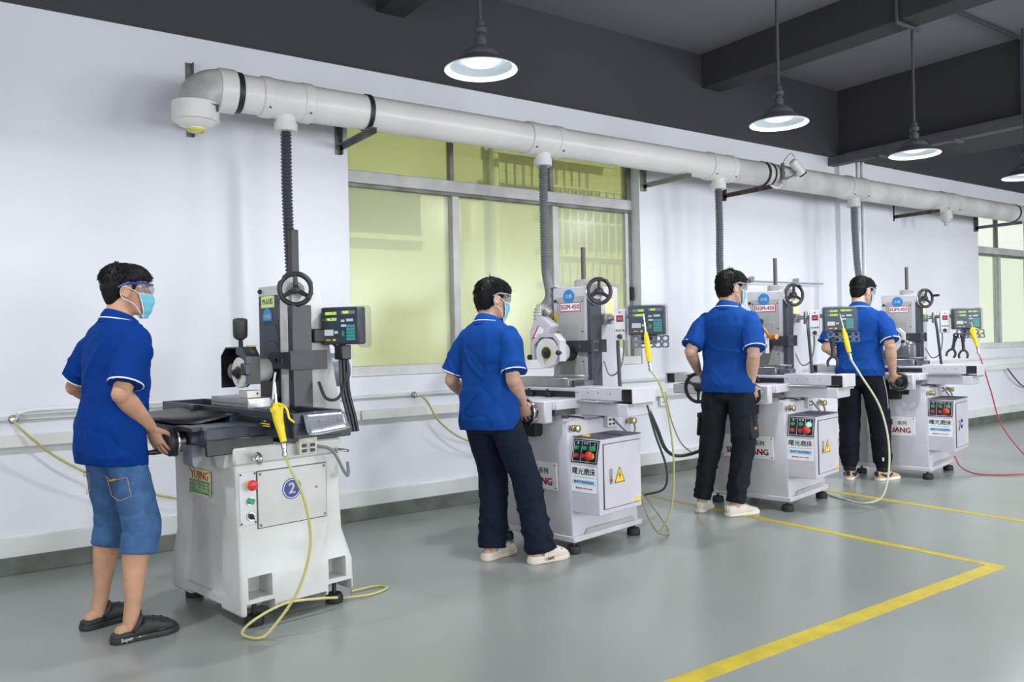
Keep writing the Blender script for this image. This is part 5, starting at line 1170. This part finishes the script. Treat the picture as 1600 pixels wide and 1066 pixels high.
        e = pts[-1]; dn = (pts[-1] - pts[-2]).normalized()
        pts2 = pts + [e, e - dn * .035]; rad2 = rad_ + [rad_[-1] - .010, rad_[-1] - .014]
        q = spline(pts, 5); rq = []
        for i in range(len(q)):
            x = i / 5; i0 = min(int(x), len(rad_) - 2); rq.append(rad_[i0] + (rad_[i0 + 1] - rad_[i0]) * (x - i0))
        Tm.tube(q + [e + dn * .001, e - dn * .035], [x * s for x in rq] + [(rad_[-1] - .010) * s, (rad_[-1] - .014) * s], 24)
    tme = remesh(Tm, .006, 4)
    wa = tr.get('wr', .006)
    def wt(p):
        q = p / s; low = max(0, 1 - q.z / .5)
        rg = lambda a, k_: max(0, 1 - abs(a) * k_) ** 2
        ex = rg(noise.noise(V(q.x * 4 + seed, q.y * 6 + q.z * 2, q.z * 5.5)), 4.5) * (wa * 1.4) * (.45 + low) - rg(noise.noise(V(q.x * 8, q.y * 5 + seed, q.z * 9 + 3)), 5) * wa * .6
        return ex + wa * (noise.noise(V(q.x * 7 + seed * 2, q.y * 7, q.z * 8)) + (.5 + low) * sin(q.z * 60 + 6 * noise.noise(V(q.x * 5, q.y * 8, q.z * 4 + seed))) * noise.noise(V(q.x * 9, q.y * 6, q.z * 6 + seed)))
    displace(tme, wt, cufz); to = linkmesh(tr['name'], tme, t); tme.materials.append(mat(tr['name'] + '_%d' % seed, tr['col'], .8, var=tr.get('var', .08), vscale=tr.get('vs', 8), bump=.3, bscale=300, spec=.2))
    fn = tr.get('extra')
    ctx = dict(t=t, to=to, P=P, Y=Y, sp=sp, fw=fw, kn=kn, an=an, s=s, fR=fR, fL=fL, so=so)
    if fn: fn(ctx)
    # ---- shoes
    st = cloth['shoe']
    for sg, f, fa in ((-1, fR, footaz[0]), (1, fL, footaz[1])):
        Ms = Matrix.Translation(V(f.x, f.y, 0)) @ Matrix.Rotation(rad(fa), 4, 'Z')
        so2 = shoe(t, Ms, st['style'], sg, st['mats'])
        if st.get('text') and sg < 0:
            for tx, sz, x, z, m in st['text']: text(tx, sz, Ms @ frame((x, -.0525, z), (1, .06, 0), (0, .12, 1)), m, so2, bold=.0006)
        if st['style'] == 'sock': pass
    return t
# ---- the four workers
denim = (70, 106, 152)
def extra_denim(c):
    s = c['s']; P = c['P']; orange = mat('stitch_orange', (168, 128, 88), .6)
    def bk(z, y):   # point on the seat of the shorts
        sg = -1 if y < 0 else 1; hp = P + c['Y'] * sg * .088 * s - c['sp'] * .03 * s; k = c['kn'][sg]; q = (y - sg * .088)
        f = (hp.z - (P.z + z * s)) / (hp.z - k.z); ct = hp.lerp(k, f); r = .097
        return ct + V(0, q * s, 0) - V(math.sqrt(max(.0004, r * r - q * q)) * s, 0, 0)
    for sg in (-1, 1):
        o = [bk(-.185, sg * .045), bk(-.205, sg * .085), bk(-.19, sg * .150), bk(-.275, sg * .140), bk(-.295, sg * .098), bk(-.275, sg * .05)]
        pts = []
        for a, b in zip(o, o[1:] + o[:1]):
            for k in range(6): pts.append(a.lerp(b, k / 6))
        def push(p):
            q = p - P; y = q.dot(c['Y']) / s; z = q.z / s; return bk(z, y)
        MB().tube([push(p) for p in pts], .0016, 5, closed=True).build('pocket_stitch', orange, c['to'])
        if sg < 0: MB().tube([bk(-.205, sg * .090), bk(-.202, sg * .108), bk(-.198, sg * .124)], .005, 6).build('pocket_tab', mat('tab_orange', (214, 142, 40), .5), c['to'])
def extra_cargo(c):
    for sg in (-1, 1):
        k = c['kn'][sg]; p = k + V(-.0, sg * .074, .12) * c['s']
        b = MB(Matrix.Translation(p) @ Matrix.Rotation(sg * .10, 4, 'X')).box(-.06, .06, -.012, .012, -.085, .08, .011).build('cargo_pocket', mat('cargo_pocket', (25, 32, 39), .8, var=.1, vscale=10), c['to'])
        MB(Matrix.Translation(p) @ Matrix.Rotation(sg * .10, 4, 'X')).box(-.062, .062, -.015, .015, .05, .088, .006).build('pocket_flap', MATS['cargo_pocket'], c['to'])
        if sg < 0: MB(Matrix.Translation(p)).box(-.02, .02, -.018, -.013, -.02, .0, .002).build('pocket_badge', mat('badge_ochre', (150, 130, 60), .6), c['to'])
def extra_jogger(c):
    pip = mat('piping_white', (206, 208, 212), .7); s = c['s']
    for sg in (-1, 1):
        k, a = c['kn'][sg], c['an'][sg]; hp = c['P'] + c['Y'] * sg * .088 * s
        q = [hp + V(-.045, sg * .088, .0) * s, hp.lerp(k, .5) + V(-.03, sg * .094, 0) * s, k + V(-.05, sg * .068, .06) * s, k + V(-.082, sg * .01, .02) * s]
        MB().tube(spline(q, 6), .003, 6).build('piping', pip, c['to'])
        MB().lathe([(.047 * s, -.03), (.050 * s, -.025), (.050 * s, .025), (.047 * s, .03), (.04 * s, .03), (.04 * s, -.03), (.047 * s, -.03)], (a.x, a.y, .105), (0, 0, 1), 28).build('rib_cuff', mat('cuff_black', (22, 24, 30), .85), c['to'])
    k = c['an'][-1]; MB(Matrix.Translation(k + V(-.060, -.012, .10))).box(-.003, .003, -.008, .008, -.016, .016, .001).build('cuff_mark', pip, c['to'])
black_c = mat('clog_black', (44, 45, 48), .6, var=.1, vscale=20); beige_c = mat('clog_beige', (224, 212, 198), .65, var=.05, vscale=20)
cream_s = mat('sneaker_cream', (222, 214, 200), .6, var=.06, vscale=20); tan_s = mat('runner_tan', (206, 174, 128), .7, var=.1, vscale=30); navy_s = mat('runner_navy', (34, 38, 54), .6)
hole = mat('hole_dark', (18, 18, 20), .9)
person('man in denim shorts and black clogs, leftmost of the blue polo workers', (.669, 3.938), (.584, 4.233), 19, 1.675, (-14, 2),
       local(-.262, .320, .930, G1), local(-.24, .84, 1.0, G1),
       dict(shirt=(6, 52, 126), short=True, blue_glasses=True, trousers=dict(name='denim_shorts', col=denim, r=(.086, .084, .080, .082), cuff=.375, var=.16, vs=16, extra=extra_denim, wr=.005), shoe=dict(style='clog', mats=(black_c, black_c, hole), text=(('Super', .022, -.03, .022, inkW), ('—○ ——', .009, .03, .022, inkW), ('— COMFORT —', .008, .11, .022, inkW), ('▬▬▬', .010, .115, .034, mat('print_lime', (60, 150, 70), .5))))),
       -20, 3, pel=(.005, .0), lean=5, hem=.775, seed=1, skinc=(200, 152, 122), elR=(-1, -.5, -.2), elL=(-1, .2, -.2), hdR=(V(.32, -.16, -.93), V(.9, .25, .3), (.12, .35, .4)))
person('man in dark navy trousers and beige clogs beside the dust hood grinder', (2.835, 3.80), (2.665, 4.047), 22, 1.675, (-22, -6),
       local(-.235, .165, .925, M2), local(-.26, .66, .96, M2),
       dict(shirt=(18, 66, 140), trousers=dict(name='trousers', col=(18, 28, 45), r=(.100, .088, .086, .086), cuff=.062, extra=None, wr=.008), shoe=dict(style='clog', mats=(beige_c, beige_c, inkK), text=(('CARPE', .022, .03, .024, inkK),))),
       -25, 8, pel=(-.09, .108), pz=.905, lean=3, hem=.80, seed=2, skinc=(206, 164, 140), side_lean=2, twist=-6, elR=(-.85, -.40, -.2), elL=(-1, -.1, -.2), hdR=(V(.30, -.1, -.94), V(.9, .25, .3), (.25, .5, .5)))
person('man in black cargo trousers and cream sneakers', (4.663, 3.892), (4.597, 4.152), 14, 1.765, (-24, 14),
       local(-.235, .17, .93, M3), local(-.22, .60, 1.03, M3),
       dict(shirt=(22, 68, 142), trousers=dict(name='cargo_trousers', col=(25, 32, 39), r=(.096, .082, .068, .060), cuff=.085, extra=extra_cargo, wr=.008), shoe=dict(style='sneaker', mats=(cream_s, mat('sole_cream', (226, 220, 206), .6), mat('heel_beige', (206, 194, 176), .6)))),
       -28, 8, pel=(.05, -.07), lean=2, hem=.845, seed=3, skinc=(208, 166, 142), elL=(-1, .0, -.3), elR=(-.7, -.5, -.2), hdR=(V(.30, -.1, -.94), V(.9, .25, .3), (.25, .5, .5)), hdL=(V(.75, -.3, -.6), V(.3, -.2, -.9)))
person('man in black joggers with pale piping and tan sneakers, farthest of the workers', (6.741, 3.997), (6.591, 4.221), 22, 1.785, (-28, 2),
       local(-.235, .22, .93, M4), local(-.21, .60, 1.04, M4),
       dict(shirt=(22, 68, 142), short=True, trousers=dict(name='jogging_trousers', col=(18, 21, 31), r=(.100, .088, .076, .052), cuff=.10, extra=extra_jogger, wr=.007), shoe=dict(style='runner', mats=(tan_s, mat('runner_sole', (226, 222, 214), .6), navy_s))),
       -32, 14, pel=(-.03, .03), lean=3, hem=.865, seed=4, skinc=(208, 166, 142), elL=(-.9, .8, -.2), elR=(-.9, -.4, -.2))

# ---- wrenches on the tool shelves, hoses and cables on the floor
def wrench(p, label, rz, tilt=0):
    w_ = thing('wrench', label, 'wrench', p, rz, 'black hook wrenches hanging on tool shelves'); w_.rotation_euler = (0, tilt, rz); K = mat('wrench_black', (52, 54, 58), .45, .4)
    MB().tube([(0, 0, .0), (0, 0, -.05), (.0, 0, -.06), (.004, 0, -.13)], [.020, .016, .013, .014], 10).build('handle', K, w_)
    MB().torus((0, 0, .0), (0, 1, 0), .017, .008, 20, 8).build('eye', K, w_)
    MB().tube(spline([(-.032, 0, -.20), (-.034, 0, -.165), (-.015, 0, -.135), (.004, 0, -.128), (.022, 0, -.137), (.036, 0, -.165), (.030, 0, -.20)], 4), .010, 8).build('fork', K, w_)
wrench(local(.40, -.175, 1.245, M3), 'black fork wrench hanging beside the yellow gun of the third grinder', rad(-55))
wrench(local(.47, -.10, 1.25, M4), 'black wrench nearer the speed box on the farthest grinder', rad(-50), .25)
wrench(local(.44, -.165, 1.245, M4), 'black wrench in the middle of the farthest tool shelf', rad(-50))
def gun_end(g, style=1):
    g_ = [o for o in bpy.data.objects if o.name == g][0]; bpy.context.view_layer.update()
    return g_.matrix_world @ (V(.025, 0, -.205) if style else V(0, 0, -.21))
e1, e2, e3, e4 = gun_end('air_gun'), gun_end('air_gun.001', 0), gun_end('air_gun.002', 0), gun_end('air_gun.003')
F1 = lambda u, v, z: local(u, v, z, G1)
cord('yellowish air hose looping from the gun to the floor by the cream grinder', [e1, F1(.12, -.25, .74), F1(.17, -.27, .6), F1(.20, -.26, .4), F1(.15, -.23, .2), F1(.05, -.17, .04), F1(.0, -.14, .009), F1(-.03, -.06, .02), F1(.05, -.02, .05), F1(.2, -.03, .09), F1(.36, -.04, .075), F1(.48, -.03, .05)], .0065, airM, n=10)
cord('coil of yellowish air hose on the floor behind the cream grinder', [F1(.56, .05, .012), F1(.70, .0, .008), F1(.82, .03, .008), F1(.80, .10, .008), F1(.66, .12, .008)], .006, airM)
F2 = lambda u, v, z: local(u, v, z, M2)
cord('yellow air hose dropping from the gun past the dust hood grinder table', [e2, F2(.50, -.30, 1.0), F2(.60, -.29, .8), F2(.68, -.27, .5), F2(.72, -.22, .2), F2(.72, -.12, .01)], .006, airM)
cord('loop of pale hose on the floor by the dust hood grinder', [F2(.60, -.06, .36), F2(.56, -.12, .22), F2(.62, -.17, .06), F2(.76, -.16, .012), F2(.88, -.07, .03), F2(.84, .0, .15), F2(.74, .03, .28)], .006, mat('hose_olive', (140, 134, 96), .4))
cord('dark cable hanging from the dust hood grinder table to its base', [F2(.36, -.30, .885), F2(.44, -.30, .70), F2(.58, -.28, .48), F2(.70, -.18, .32), F2(.74, .0, .25)], .007, cabM, 'cable', 'cable')
cord('thick dark cable swinging from the second table to the third grinder', [F2(.38, -.28, .885), F2(.60, -.20, .72), F2(1.0, .0, .52), F2(1.4, .15, .42), F2(1.8, .2, .42), F2(2.1, .2, .5)], .013, cabM, 'cable', 'cable')
F3 = lambda u, v, z: local(u, v, z, M3)
cord('pale air hose arching from the third gun down to the floor', [e3, F3(.50, -.34, .98), F3(.64, -.42, .75), F3(.70, -.46, .5), F3(.70, -.46, .25), F3(.66, -.42, .06), F3(.60, -.30, .008), F3(.68, -.12, .008), F3(.80, .05, .008)], .0075, airP, n=12)
cord('red air hose hanging between the third and the farthest grinder', [F3(.60, .25, .88), F3(.66, .2, .7), F3(.75, .16, .52), F3(.95, .2, .46), F3(1.25, .3, .46)], .006, redH)
cord('pale cord down the wall left of the third grinder', [F3(-.05, 1.0, .85), F3(-.06, .95, .65), F3(.0, .9, .45), F3(.1, .85, .35)], .006, airP)
F4 = lambda u, v, z: local(u, v, z, M4)
cord('red air hose sweeping from the farthest gun across the floor', [e4, F4(.46, -.31, 1.0), F4(.52, -.36, .75), F4(.60, -.42, .45), F4(.80, -.56, .16), F4(1.02, -.64, .03), F4(1.0, -.72, .008), F4(.70, -.52, .008), F4(.52, -.25, .008), F4(.56, -.10, .05), F4(.62, -.03, .14)], .006, redH, n=12)
cord('thin black cable sagging below the trunking at the far right', [(12.45, WY - .06, .74), (12.65, WY - .08, .58), (12.95, WY - .06, .46), (13.4, WY - .06, .42)], .009, cabM, 'cable', 'cable')
